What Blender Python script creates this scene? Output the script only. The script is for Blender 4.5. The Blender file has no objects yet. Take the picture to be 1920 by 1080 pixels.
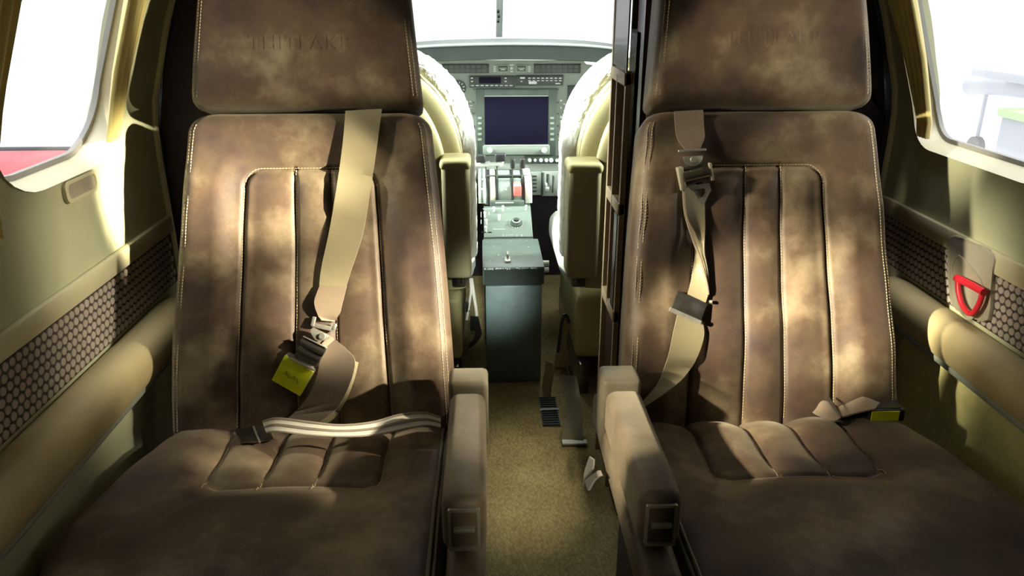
import bpy, bmesh, math, random
from mathutils import Vector, Matrix, Euler
random.seed(7)
sc = bpy.context.scene
C = sc.collection
# ------------------------------------------------------------------ camera
F = 1450.0
CAM = Vector((0, 0, 1.15))
PITCH, YAW = math.radians(20.8), math.radians(2.03)
cam = bpy.data.objects.new('camera', bpy.data.cameras.new('camera')); C.objects.link(cam)
cam.location = CAM
cam.rotation_euler = Euler((math.pi/2 - PITCH, 0, -YAW), 'XYZ')
cam.data.sensor_width = 36; cam.data.lens = 36*F/1920; cam.data.clip_start = .02
sc.camera = cam
RM = cam.rotation_euler.to_matrix()
# ------------------------------------------------------------------ world, exposure
sc.view_settings.view_transform = 'Standard'; sc.view_settings.look = 'None'
sc.view_settings.gamma = 1; sc.view_settings.use_curve_mapping = False
sc.view_settings.exposure = 0.15
w = bpy.data.worlds.new('world'); sc.world = w; w.use_nodes = True
bg = w.node_tree.nodes['Background']; bg.inputs[0].default_value = (.96, .98, 1, 1); bg.inputs[1].default_value = 1.22
# ------------------------------------------------------------------ added fill lamps, unseen, outside the aircraft and aft in the cabin
def area(name, loc, target, size, power, col, spread=180):
    l = bpy.data.lights.new(name, 'AREA'); l.size = size; l.energy = power; l.color = col; l.spread = math.radians(spread)
    o = bpy.data.objects.new(name, l); C.objects.link(o); o.location = loc
    o.rotation_euler = (Vector(target) - Vector(loc)).to_track_quat('-Z', 'Y').to_euler()
    return o
def spot(name, loc, target, ang, power, col, radius=.1, blend=.6):
    l = bpy.data.lights.new(name, 'SPOT'); l.spot_size = math.radians(ang); l.energy = power; l.color = col
    l.shadow_soft_size = radius; l.spot_blend = blend
    o = bpy.data.objects.new(name, l); C.objects.link(o); o.location = loc
    o.rotation_euler = (Vector(target) - Vector(loc)).to_track_quat('-Z', 'Y').to_euler()
    return o
WARM = (1, .90, .66); COOL = (.90, 1, .93)
area('nose_fill', (.1, 5.4, 3.2), (.1, 2.4, .8), 2.4, 200, COOL)  # added to brighten the cockpit through the windshield
area('cockpit_fill_left', (-2.4, 2.7, 1.9), (.2, 2.65, .7), .8, 80, COOL, 50)  # added pair, brightens the panel and the sheepskin sides
area('cockpit_fill_right', (2.6, 2.7, 1.9), (.1, 2.65, .7), .8, 72, COOL, 50)
spot('box_fill_spot', (.06, -.4, 1.42), (.02, 2.18, .31), 5.4, 420, COOL, .06, 1)  # added narrow spot that brightens the storage box front
sun = bpy.data.lights.new('ground_fill_sun', 'SUN'); sun.energy = 2.9; sun.angle = .5  # added overhead sun that whitens the ground outside
so = bpy.data.objects.new('ground_fill_sun', sun); C.objects.link(so); so.location = (0, 0, 6)
spot('aisle_fill_spot', (.06, -.45, 1.42), (.09, 1.65, 0), 9, 150, WARM, .04, 1)  # added spot that brightens the aisle carpet
def through(name, win, hit, dist, ang, power, col, radius, blend=1):
    win = Vector(win); hit = Vector(hit); d = (hit-win).normalized()
    return spot(name, win-d*dist, hit, ang, power, col, radius, blend)
AFT_R, AFT_L = (.84, .71, 1.08), (-.6, .57, 1.1)  # added narrow spots below, each brightens one area through a window
through('fill_left_seat_low', AFT_R, (-.14, 1.22, .66), 2.2, 5.6, 3300, WARM, .05)
through('fill_left_seat_high', AFT_R, (-.39, 1.27, .86), 2.2, 4.4, 6500, WARM, .05)
through('fill_left_headrest', AFT_R, (-.42, 1.38, 1.08), 2.2, 4.4, 1000, WARM, .05)
through('fill_left_cushion', AFT_R, (-.20, 1.02, .48), 2.2, 4.4, 900, WARM, .05)
through('fill_right_wall', (-.6, 1.06, 1.14), (.85, 1.27, .60), 2.2, 10, 900, WARM, .15)  # this and the next are added to brighten the side walls
through('fill_left_wall', (.86, 1.19, 1.12), (-.63, 1.14, .70), 2.2, 10, 480, WARM, .15)
through('fill_left_belt', (.86, 1.15, 1.16), (-.22, 1.06, .47), 2.2, 4.4, 850, WARM, .05)  # added to brighten the striped belt and left cushion
through('fill_right_seat', AFT_L, (.50, 1.20, .64), 2.2, 5.8, 3300, WARM, .05)
through('fill_right_side', AFT_L, (.66, 1.30, .92), 2.2, 4.0, 1100, WARM, .05)
through('fill_right_headrest', AFT_L, (.53, 1.38, 1.09), 2.2, 4.4, 1000, WARM, .05)
through('fill_right_cushion', AFT_L, (.33, 1.05, .48), 2.2, 4.8, 1900, WARM, .05)

# ------------------------------------------------------------------ pixel rays (pixel of the photo -> point on a real plane)
def ray(px, py):
    return RM @ Vector(((px-960)/F, (540-py)/F, -1))
def on_y(px, py, Y): d = ray(px, py); return CAM + d*(Y/d.y)
def on_x(px, py, X): d = ray(px, py); return CAM + d*(X/d.x)
def on_z(px, py, Z): d = ray(px, py); return CAM + d*((Z-CAM.z)/d.z)
def on_plane(px, py, P0, N):
    d = ray(px, py); return CAM + d*((P0-CAM).dot(N)/d.dot(N))
def ss(a, b, x):
    t = max(0, min(1, (x-a)/(b-a))); return t*t*(3-2*t)
def lerp(a, b, t): return a+(b-a)*t

# ------------------------------------------------------------------ materials
def nm(name):
    m = bpy.data.materials.new(name); m.use_nodes = True
    return m, m.node_tree, m.node_tree.nodes['Principled BSDF']
def flat(name, col, rough=.6, metal=0, noise=0, nscale=30, bump=0, bscale=200, spec=.5, coat=0, sheen=0):
    m, nt, b = nm(name)
    b.inputs['Base Color'].default_value = (*col, 1); b.inputs['Roughness'].default_value = rough
    b.inputs['Metallic'].default_value = metal; b.inputs['Specular IOR Level'].default_value = spec
    b.inputs['Coat Weight'].default_value = coat; b.inputs['Sheen Weight'].default_value = sheen
    tc = nt.nodes.new('ShaderNodeTexCoord')
    if noise:
        n = nt.nodes.new('ShaderNodeTexNoise'); n.inputs['Scale'].default_value = nscale; n.inputs['Detail'].default_value = 5
        r = nt.nodes.new('ShaderNodeValToRGB')
        r.color_ramp.elements[0].position = .3; r.color_ramp.elements[1].position = .7
        r.color_ramp.elements[0].color = (*[c*(1-noise) for c in col], 1)
        r.color_ramp.elements[1].color = (*[min(1, c*(1+noise)) for c in col], 1)
        nt.links.new(tc.outputs['Object'], n.inputs['Vector']); nt.links.new(n.outputs['Fac'], r.inputs['Fac'])
        nt.links.new(r.outputs['Color'], b.inputs['Base Color'])
    if bump:
        n2 = nt.nodes.new('ShaderNodeTexNoise'); n2.inputs['Scale'].default_value = bscale; n2.inputs['Detail'].default_value = 4
        bp = nt.nodes.new('ShaderNodeBump'); bp.inputs['Strength'].default_value = bump; bp.inputs['Distance'].default_value = .002
        nt.links.new(tc.outputs['Object'], n2.inputs['Vector']); nt.links.new(n2.outputs['Fac'], bp.inputs['Height'])
        nt.links.new(bp.outputs['Normal'], b.inputs['Normal'])
    return m
def leather(name, dark, mid, light, seed=0, scale=5.5):
    m, nt, b = nm(name); N, L = nt.nodes, nt.links
    tc = N.new('ShaderNodeTexCoord'); mp = N.new('ShaderNodeMapping'); mp.inputs['Location'].default_value = (seed, seed*2.3, seed*.7)
    L.new(tc.outputs['Object'], mp.inputs['Vector'])
    n1 = N.new('ShaderNodeTexNoise'); n1.inputs['Scale'].default_value = scale; n1.inputs['Detail'].default_value = 6; n1.inputs['Roughness'].default_value = .62
    r = N.new('ShaderNodeValToRGB'); e = r.color_ramp.elements
    e[0].position = .30; e[0].color = (*dark, 1); e[1].position = .72; e[1].color = (*light, 1)
    k = e.new(.5); k.color = (*mid, 1)
    L.new(mp.outputs[0], n1.inputs['Vector']); L.new(n1.outputs['Fac'], r.inputs['Fac'])
    n3 = N.new('ShaderNodeTexNoise'); n3.inputs['Scale'].default_value = 14; n3.inputs['Detail'].default_value = 3
    L.new(mp.outputs[0], n3.inputs['Vector'])
    mx = N.new('ShaderNodeMix'); mx.data_type = 'RGBA'; mx.blend_type = 'MULTIPLY'; mx.inputs['Factor'].default_value = .35
    rr = N.new('ShaderNodeValToRGB'); rr.color_ramp.elements[0].position = .35; rr.color_ramp.elements[1].position = .65
    rr.color_ramp.elements[0].color = (.8, .55, .5, 1); rr.color_ramp.elements[1].color = (1, 1, .9, 1)
    L.new(n3.outputs['Fac'], rr.inputs['Fac']); L.new(r.outputs['Color'], mx.inputs['A']); L.new(rr.outputs['Color'], mx.inputs['B'])
    L.new(mx.outputs['Result'], b.inputs['Base Color'])
    b.inputs['Roughness'].default_value = .55; b.inputs['Specular IOR Level'].default_value = .35
    b.inputs['Sheen Weight'].default_value = .25; b.inputs['Sheen Roughness'].default_value = .5
    b.inputs['Sheen Tint'].default_value = (.9, .8, .6, 1)
    n2 = N.new('ShaderNodeTexVoronoi'); n2.inputs['Scale'].default_value = 420
    bp = N.new('ShaderNodeBump'); bp.inputs['Strength'].default_value = .12; bp.inputs['Distance'].default_value = .001
    L.new(tc.outputs['Object'], n2.inputs['Vector']); L.new(n2.outputs['Distance'], bp.inputs['Height'])
    n4 = N.new('ShaderNodeTexNoise'); n4.inputs['Scale'].default_value = 22; n4.inputs['Detail'].default_value = 3
    L.new(tc.outputs['Object'], n4.inputs['Vector'])
    bp2 = N.new('ShaderNodeBump'); bp2.inputs['Strength'].default_value = .25; bp2.inputs['Distance'].default_value = .004
    L.new(n4.outputs['Fac'], bp2.inputs['Height']); L.new(bp.outputs['Normal'], bp2.inputs['Normal'])
    L.new(bp2.outputs['Normal'], b.inputs['Normal'])
    return m
def weave(name, col, sx=500, sy=500):
    m, nt, b = nm(name); N, L = nt.nodes, nt.links
    tc = N.new('ShaderNodeTexCoord'); wv = N.new('ShaderNodeTexWave'); wv.inputs['Scale'].default_value = 190; wv.bands_direction = 'DIAGONAL'
    L.new(tc.outputs['Object'], wv.inputs['Vector'])
    r = N.new('ShaderNodeValToRGB'); r.color_ramp.elements[0].color = (*[c*.8 for c in col], 1); r.color_ramp.elements[1].color = (*[c*1.1 for c in col], 1)
    L.new(wv.outputs['Fac'], r.inputs['Fac']); L.new(r.outputs['Color'], b.inputs['Base Color'])
    bp = N.new('ShaderNodeBump'); bp.inputs['Strength'].default_value = .2; bp.inputs['Distance'].default_value = .001
    L.new(wv.outputs['Fac'], bp.inputs['Height']); L.new(bp.outputs['Normal'], b.inputs['Normal'])
    b.inputs['Roughness'].default_value = .5; b.inputs['Sheen Weight'].default_value = .3
    return m
def wood(name, a, bcol):
    m, nt, b = nm(name); N, L = nt.nodes, nt.links
    tc = N.new('ShaderNodeTexCoord'); mp = N.new('ShaderNodeMapping'); mp.inputs['Scale'].default_value = (30, 30, 2)
    n = N.new('ShaderNodeTexNoise'); n.inputs['Scale'].default_value = 2; n.inputs['Detail'].default_value = 6
    r = N.new('ShaderNodeValToRGB'); r.color_ramp.elements[0].position = .35; r.color_ramp.elements[1].position = .7
    r.color_ramp.elements[0].color = (*a, 1); r.color_ramp.elements[1].color = (*bcol, 1)
    L.new(tc.outputs['Object'], mp.inputs[0]); L.new(mp.outputs[0], n.inputs['Vector']); L.new(n.outputs['Fac'], r.inputs['Fac'])
    L.new(r.outputs['Color'], b.inputs['Base Color']); b.inputs['Roughness'].default_value = .32; b.inputs['Coat Weight'].default_value = .15
    return m
def carpet(name, c1, c2):
    m, nt, b = nm(name); N, L = nt.nodes, nt.links
    tc = N.new('ShaderNodeTexCoord'); mp = N.new('ShaderNodeMapping'); mp.inputs['Rotation'].default_value = (0, 0, .6)
    mp.inputs['Scale'].default_value = (1, .62, 1)
    v = N.new('ShaderNodeTexVoronoi'); v.inputs['Scale'].default_value = 150; v.feature = 'SMOOTH_F1'; v.inputs['Randomness'].default_value = .5
    n = N.new('ShaderNodeTexNoise'); n.inputs['Scale'].default_value = 9; n.inputs['Detail'].default_value = 6
    L.new(tc.outputs['Object'], mp.inputs[0]); L.new(mp.outputs[0], v.inputs['Vector']); L.new(tc.outputs['Object'], n.inputs['Vector'])
    r = N.new('ShaderNodeValToRGB'); r.color_ramp.elements[0].position = .1; r.color_ramp.elements[1].position = .75
    r.color_ramp.elements[0].color = (*c1, 1); r.color_ramp.elements[1].color = (*c2, 1)
    L.new(v.outputs['Distance'], r.inputs['Fac'])
    mx = N.new('ShaderNodeMix'); mx.data_type = 'RGBA'; mx.blend_type = 'MULTIPLY'; mx.inputs['Factor'].default_value = .6
    rr = N.new('ShaderNodeValToRGB'); rr.color_ramp.elements[0].position = .35; rr.color_ramp.elements[1].position = .65
    rr.color_ramp.elements[0].color = (.6, .55, .5, 1); rr.color_ramp.elements[1].color = (1, 1, 1, 1)
    L.new(n.outputs['Fac'], rr.inputs['Fac']); L.new(r.outputs['Color'], mx.inputs['A']); L.new(rr.outputs['Color'], mx.inputs['B'])
    L.new(mx.outputs['Result'], b.inputs['Base Color']); b.inputs['Roughness'].default_value = .95; b.inputs['Specular IOR Level'].default_value = .1
    bp = N.new('ShaderNodeBump'); bp.invert = True; bp.inputs['Strength'].default_value = .8; bp.inputs['Distance'].default_value = .004
    L.new(v.outputs['Distance'], bp.inputs['Height']); L.new(bp.outputs['Normal'], b.inputs['Normal'])
    return m
M = {}
M['leather'] = leather('worn_brown_leather', (.026, .014, .017), (.088, .058, .036), (.29, .235, .15), 1.0)
M['leather_arm'] = leather('olive_brown_arm_leather', (.03, .022, .016), (.095, .073, .045), (.20, .165, .105), 3.0)
M['leather_b'] = leather('worn_brown_leather_patina', (.026, .014, .017), (.088, .058, .036), (.29, .235, .15), 4.0)
M['leather_edge'] = leather('olive_leather_edge', (.05, .043, .03), (.11, .097, .066), (.17, .155, .11), 2.0)
M['thread'] = flat('tan_thread', (.5, .4, .24), .7)
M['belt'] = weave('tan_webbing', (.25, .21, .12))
M['belt_dark'] = weave('brown_webbing', (.23, .17, .115))  # browner webbing for lap straps, folds and turned edges
M['belt_cream'] = weave('cream_webbing', (.85, .80, .68))
M['belt_grey'] = flat('grey_stripe', (.3, .25, .19), .7)
M['steel'] = flat('brushed_steel', (.50, .48, .42), .40, .8, .15, 60)
M['steel_dark'] = flat('darkened_steel', (.16, .15, .13), .3, .9, .2, 60)
M['black'] = flat('black_plastic', (.012, .012, .013), .4)
M['yellow'] = flat('yellow_sticker', (.80, .86, .015), .55, 0, .08, 40)
M['ink'] = flat('pencil_ink', (.22, .25, .02), .7)
M['wall'] = flat('cream_wall_panel', (.46, .47, .30), .55, 0, .05, 18, .15, 500)
M['wallstrip'] = flat('cream_trim_strip', (.56, .52, .33), .5, 0, .04, 18)
M['ceil'] = flat('darkened_headliner', (.16, .13, .10), .7)  # ceiling and rear wall colour darkened to cut bounced light
M['ledge'] = flat('tan_padded_ledge', (.50, .41, .21), .55, 0, .08, 12, .2, 300)
M['lower'] = flat('yellow_cream_carpet_lining', (.60, .56, .24), .9, 0, .08, 60, .4, 300)
M['meshback'] = flat('dark_net_backing', (.05, .035, .035), .8)
M['meshdot'] = flat('taupe_net_dots', (.36, .31, .26), .7, 0, .1, 30)
M['dark'] = flat('dark_aubergine_lining', (.022, .014, .020), .75, 0, .2, 15)
M['curtain'] = flat('golden_satin_curtain', (.72, .60, .22), .42, 0, .06, 25, sheen=.4)
M['frame'] = flat('pale_window_frame', (.62, .58, .42), .45)
M['gasket'] = flat('grey_gasket', (.30, .30, .29), .6)
M['woodd'] = wood('dark_mahogany', (.018, .008, .006), (.055, .026, .017))
M['rail'] = flat('tan_wood_edge', (.40, .29, .17), .45, 0, .15, 20)
M['carpet'] = carpet('woven_olive_carpet', (.62, .52, .25), (.28, .22, .10))
M['skin'] = flat('white_sheepskin', (.92, .91, .82), .95, 0, .03, 40, .4, 150, sheen=.5)
M['cream'] = flat('cream_leather', (.58, .50, .24), .5, 0, .05, 12, .15, 300)
M['armpad'] = flat('olive_cream_armrest', (.42, .37, .20), .6, 0, .06, 14, .15, 300)
M['panel'] = flat('grey_green_panel_paint', (.30, .35, .30), .5, 0, .04, 20)
M['panel_d'] = flat('switch_panel_paint', (.15, .19, .16), .5, 0, .04, 20)
M['panel_l'] = flat('pale_panel_paint', (.50, .56, .50), .45, 0, .04, 20)
M['bezel'] = flat('dark_grey_green_bezel', (.075, .10, .08), .45)
M['unit'] = flat('radio_black', (.035, .045, .04), .4)
M['screen'] = flat('dark_blue_screen', (.008, .007, .022), .5, spec=.08)
M['white'] = flat('white_marking', (.85, .9, .85), .5)
M['glare'] = flat('charcoal_glareshield', (.022, .030, .027), .7, 0, .15, 20)
M['glare_l'] = flat('grey_glareshield_lip', (.22, .25, .24), .6)
M['box'] = flat('slate_grey_box_paint', (.15, .20, .19), .42, 0, .12, 25)
M['boxlid'] = flat('slate_green_lid_paint', (.095, .13, .11), .42, 0, .15, 25)
M['red'] = flat('red_plastic', (.65, .02, .035), .35)
M['redlever'] = flat('red_switch_guard', (.85, .22, .19), .4)
M['taupe'] = flat('taupe_plastic_plate', (.33, .30, .225), .5, 0, .05, 20)
M['metalstrip'] = flat('pale_metal_strip', (.42, .46, .38), .35, .3)
M['steelwhite'] = flat('white_knob', (.9, .93, .88), .3)
M['hanger_floor'] = flat('pale_hangar_floor', (.75, .76, .75), .6)
M['red_car'] = flat('red_body_paint', (.75, .03, .05), .3)
M['grey_wing'] = flat('grey_aircraft_paint', (.55, .57, .62), .4)
M['green'] = flat('pale_green_cover', (.55, .70, .42), .7)
m, nt, b = nm('window_glass')
for n in list(nt.nodes):
    if n.type != 'OUTPUT_MATERIAL': nt.nodes.remove(n)
t = nt.nodes.new('ShaderNodeBsdfTransparent'); t.inputs[0].default_value = (1, 1, 1, 1)
g = nt.nodes.new('ShaderNodeBsdfGlossy'); g.inputs['Roughness'].default_value = .05
mx = nt.nodes.new('ShaderNodeMixShader'); mx.inputs[0].default_value = .05
nt.links.new(t.outputs[0], mx.inputs[1]); nt.links.new(g.outputs[0], mx.inputs[2])
nt.links.new(mx.outputs[0], [n for n in nt.nodes if n.type == 'OUTPUT_MATERIAL'][0].inputs[0])
M['glass'] = m

# ------------------------------------------------------------------ object helpers
ORG = {}
def thing(name, label, cat, loc, group=None):
    o = bpy.data.objects.new(name, None); C.objects.link(o); o.location = loc; o.empty_display_size = .05
    o['label'] = label; o['category'] = cat
    if group: o['group'] = group
    ORG[o] = Vector(loc)
    return o
def obj(name, bm, mat, parent=None, label=None, cat=None, group=None, kind=None, smooth=True, ang=38):
    """bm holds world coordinates; the mesh is re-based to its thing's origin (or its own base)"""
    me = bpy.data.meshes.new(name)
    if bm.verts:
        if parent is not None: org = ORG[parent]
        else:
            xs = [v.co.x for v in bm.verts]; ys = [v.co.y for v in bm.verts]; zs = [v.co.z for v in bm.verts]
            org = Vector(((min(xs)+max(xs))/2, (min(ys)+max(ys))/2, min(zs)))
    for v in bm.verts: v.co -= org
    bmesh.ops.recalc_face_normals(bm, faces=bm.faces)
    bm.to_mesh(me); bm.free()
    mats = mat if isinstance(mat, (list, tuple)) else [mat]
    for q in mats: me.materials.append(q)
    if smooth:
        me.shade_smooth(); me.set_sharp_from_angle(angle=math.radians(ang))
    o = bpy.data.objects.new(name, me); C.objects.link(o)
    if parent is not None:
        o.parent = parent; ORG[o] = org
    else:
        o.location = org; ORG[o] = org
    if label: o['label'] = label
    if cat: o['category'] = cat
    if group: o['group'] = group
    if kind: o['kind'] = kind
    return o
def bm_box(bm, lo, hi, bev=0, seg=3, mat=None):
    r = bmesh.ops.create_cube(bm, size=1)
    vs = r['verts']
    lo = Vector(lo); hi = Vector(hi)
    for v in vs:
        v.co = Vector((lerp(lo.x, hi.x, v.co.x+.5), lerp(lo.y, hi.y, v.co.y+.5), lerp(lo.z, hi.z, v.co.z+.5)))
    if bev:
        es = list({e for v in vs for e in v.link_edges})
        r2 = bmesh.ops.bevel(bm, geom=es, offset=bev, segments=seg, profile=.5, affect='EDGES')
        vs = list({v for f in r2['faces'] for v in f.verts})
    if mat is not None:
        for v in vs: v.co = mat @ v.co
    return vs
def box(lo, hi, bev=0, seg=3, mat=None):
    bm = bmesh.new(); bm_box(bm, lo, hi, bev, seg, mat); return bm
def bm_cyl(bm, p0, p1, r0, r1=None, n=20, cap=True):
    r1 = r0 if r1 is None else r1
    p0 = Vector(p0); p1 = Vector(p1); d = (p1-p0).normalized()
    a = d.orthogonal().normalized(); b_ = d.cross(a)
    A = [bm.verts.new(p0+(a*math.cos(t)+b_*math.sin(t))*r0) for t in [2*math.pi*i/n for i in range(n)]]
    B = [bm.verts.new(p1+(a*math.cos(t)+b_*math.sin(t))*r1) for t in [2*math.pi*i/n for i in range(n)]]
    for i in range(n): bm.faces.new((A[i], A[(i+1) % n], B[(i+1) % n], B[i]))
    if cap: bm.faces.new(A[::-1]); bm.faces.new(B)
def cyl(*a, **k):
    bm = bmesh.new(); bm_cyl(bm, *a, **k); return bm
def crom(pts, sub=6, closed=False):
    """Catmull-Rom through tuples of floats"""
    n = len(pts); out = []
    rng = n if closed else n-1
    for i in range(rng):
        P = [pts[(i+k-1) % n] if closed else pts[max(0, min(n-1, i+k-1))] for k in range(4)]
        for j in range(sub):
            t = j/sub
            out.append(tuple(.5*((2*b_)+(-a+c)*t+(2*a-5*b_+4*c-d)*t*t+(-a+3*b_-3*c+d)*t**3) for a, b_, c, d in zip(*P)))
    if not closed: out.append(tuple(pts[-1]))
    return out
def bm_tube(bm, pts, r, n=8, sub=6, smoothpath=True):
    P = [Vector(p) for p in (crom([tuple(p) for p in pts], sub) if smoothpath and len(pts) > 2 else pts)]
    rings = []; up = None
    for i, p in enumerate(P):
        d = (P[min(i+1, len(P)-1)]-P[max(i-1, 0)]).normalized()
        if up is None: up = d.orthogonal().normalized()
        a = (up - d*up.dot(d)).normalized(); up = a; b_ = d.cross(a)
        rings.append([bm.verts.new(p+(a*math.cos(t)+b_*math.sin(t))*r) for t in [2*math.pi*k/n for k in range(n)]])
    for A, B in zip(rings, rings[1:]):
        for k in range(n): bm.faces.new((A[k], A[(k+1) % n], B[(k+1) % n], B[k]))
    bm.faces.new(rings[0][::-1]); bm.faces.new(rings[-1])
def bm_ribbon(bm, L, R, th=.0016, nw=6, crown=0, nref=None):
    """solid strap between two edge polylines of world points"""
    n = len(L); top = []; bot = []
    for i in range(n):
        l, r = L[i], R[i]; t = ((L[min(i+1, n-1)]+R[min(i+1, n-1)])-(L[max(i-1, 0)]+R[max(i-1, 0)])).normalized()
        nn = (r-l).cross(t)
        nn = nn.normalized() if nn.length > 1e-9 else Vector((0, -1, 0))
        if nref is not None and nn.dot(nref) < 0 and False: nn = -nn
        rt = []; rb = []
        for k in range(nw+1):
            s = k/nw; c = l.lerp(r, s) + nn*crown*(1-(2*s-1)**2)
            rt.append(bm.verts.new(c+nn*th/2)); rb.append(bm.verts.new(c-nn*th/2))
        top.append(rt); bot.append(rb)
    for i in range(n-1):
        for k in range(nw):
            bm.faces.new((top[i][k], top[i][k+1], top[i+1][k+1], top[i+1][k]))
            bm.faces.new((bot[i][k], bot[i+1][k], bot[i+1][k+1], bot[i][k+1]))
        bm.faces.new((top[i][0], top[i+1][0], bot[i+1][0], bot[i][0]))
        bm.faces.new((top[i][nw], bot[i][nw], bot[i+1][nw], top[i+1][nw]))
    for i in (0, n-1):
        for k in range(nw): bm.faces.new((top[i][k], bot[i][k], bot[i][k+1], top[i][k+1]))
def extrude_poly(pts, vec, bev=0):
    """closed outline of world points pushed along vec"""
    bm = bmesh.new(); A = [bm.verts.new(Vector(p)) for p in pts]; B = [bm.verts.new(Vector(p)+Vector(vec)) for p in pts]
    n = len(pts)
    fa = bm.faces.new(A[::-1]); fb = bm.faces.new(B)
    for i in range(n): bm.faces.new((A[i], A[(i+1) % n], B[(i+1) % n], B[i]))
    if bev:
        es = list({e for f in (fa, fb) for e in f.edges})
        bmesh.ops.bevel(bm, geom=es, offset=bev, segments=2, profile=.5, affect='EDGES')
    return bm
def rrect(cx, cy, hx, hy, r, n=6):
    out = []
    for (sx, sy, a0) in ((1, 1, 0), (-1, 1, 90), (-1, -1, 180), (1, -1, 270)):
        for k in range(n+1):
            a = math.radians(a0+90*k/n)
            out.append((cx+sx*(hx-r)+r*math.cos(a), cy+sy*(hy-r)+r*math.sin(a)))
    return out
def ring_mesh(outer, inner, vec):
    """frame between two loops of equal count, pushed along vec"""
    bm = bmesh.new(); vec = Vector(vec); n = len(outer)
    a = [bm.verts.new(Vector(p)) for p in outer]; b_ = [bm.verts.new(Vector(p)) for p in inner]
    c = [bm.verts.new(Vector(p)+vec) for p in outer]; d = [bm.verts.new(Vector(p)+vec) for p in inner]
    for i in range(n):
        j = (i+1) % n
        bm.faces.new((a[i], a[j], b_[j], b_[i])); bm.faces.new((c[i], d[i], d[j], c[j]))
        bm.faces.new((a[i], c[i], c[j], a[j])); bm.faces.new((b_[i], b_[j], d[j], d[i]))
    return bm
def merge(bm, other):
    me = bpy.data.meshes.new('t'); other.to_mesh(me); other.free(); bm.from_mesh(me); bpy.data.meshes.remove(me)
    return bm
def struct(name, bm, mat, **k):
    return obj(name, bm, mat, kind='structure', **k)
def boolean(o, cutters):
    """cut each bmesh out of object o, leaving plain mesh data"""
    for cb in cutters:
        bmesh.ops.recalc_face_normals(cb, faces=cb.faces)
        me = bpy.data.meshes.new('cut'); cb.to_mesh(me); cb.free()
        c = bpy.data.objects.new('cut', me); C.objects.link(c)
        md = o.modifiers.new('b', 'BOOLEAN'); md.operation = 'DIFFERENCE'; md.object = c; md.solver = 'EXACT'
        dg = bpy.context.evaluated_depsgraph_get(); dg.update()
        new = bpy.data.meshes.new_from_object(o.evaluated_get(dg))
        o.modifiers.remove(md); old = o.data; o.data = new; bpy.data.meshes.remove(old)
        bpy.data.objects.remove(c); bpy.data.meshes.remove(me)

# ================================================================== SETTING
XL, XR = -.63, .87
PROF = [(.20, 0), (.10, .10), (.04, .25), (.012, .40), (0, .55), (0, .70), (0, .92), (.028, 1.03), (.07, 1.15), (.14, 1.27), (.24, 1.37), (.38, 1.45), (.56, 1.50)]
def inset(z):
    for (a, z0), (b_, z1) in zip(PROF, PROF[1:]):
        if z0 <= z <= z1: return lerp(a, b_, (z-z0)/(z1-z0))
    return PROF[-1][0]
def wx(side, z, out=0):      # x of the wall's inner face
    return (XL + inset(z) - out) if side < 0 else (XR - inset(z) + out)
def wall_shell(side, y0, y1, T=.05):
    bm = bmesh.new(); prof = crom(PROF, 3)
    loops = []
    for y in (y0, y1):
        loops.append([bm.verts.new(((XL+i) if side < 0 else (XR-i), y, z)) for i, z in prof] +
                     [bm.verts.new(((XL+i-T) if side < 0 else (XR-i+T), y, z+(T*.8 if z > 1.2 else 0))) for i, z in prof[::-1]])
    n = len(loops[0])
    for k in range(n): bm.faces.new((loops[0][k], loops[0][(k+1) % n], loops[1][(k+1) % n], loops[1][k]))
    h = n//2
    for lp in loops:
        for k in range(h-1): bm.faces.new((lp[k], lp[k+1], lp[n-2-k], lp[n-1-k]))
    return bm
def wcut(side, y0, y1, z0, z1, r):
    pts = rrect((y0+y1)/2, (z0+z1)/2, (y1-y0)/2, (z1-z0)/2, r, 8)
    x0 = -.9 if side < 0 else .55
    return extrude_poly([(x0, a, b_) for a, b_ in pts], (.55, 0, 0))
WIN_L = [(.98, 1.37, .89, 1.30, .12), (.46, .68, .96, 1.24, .07)]  # second entry: unseen aft window, made small to limit light on the seats
WIN_R = [(1.12, 1.555, .865, 1.30, .08), (.60, .82, .94, 1.22, .07)]  # its aft window is unseen too and shrunk for less light
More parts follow.
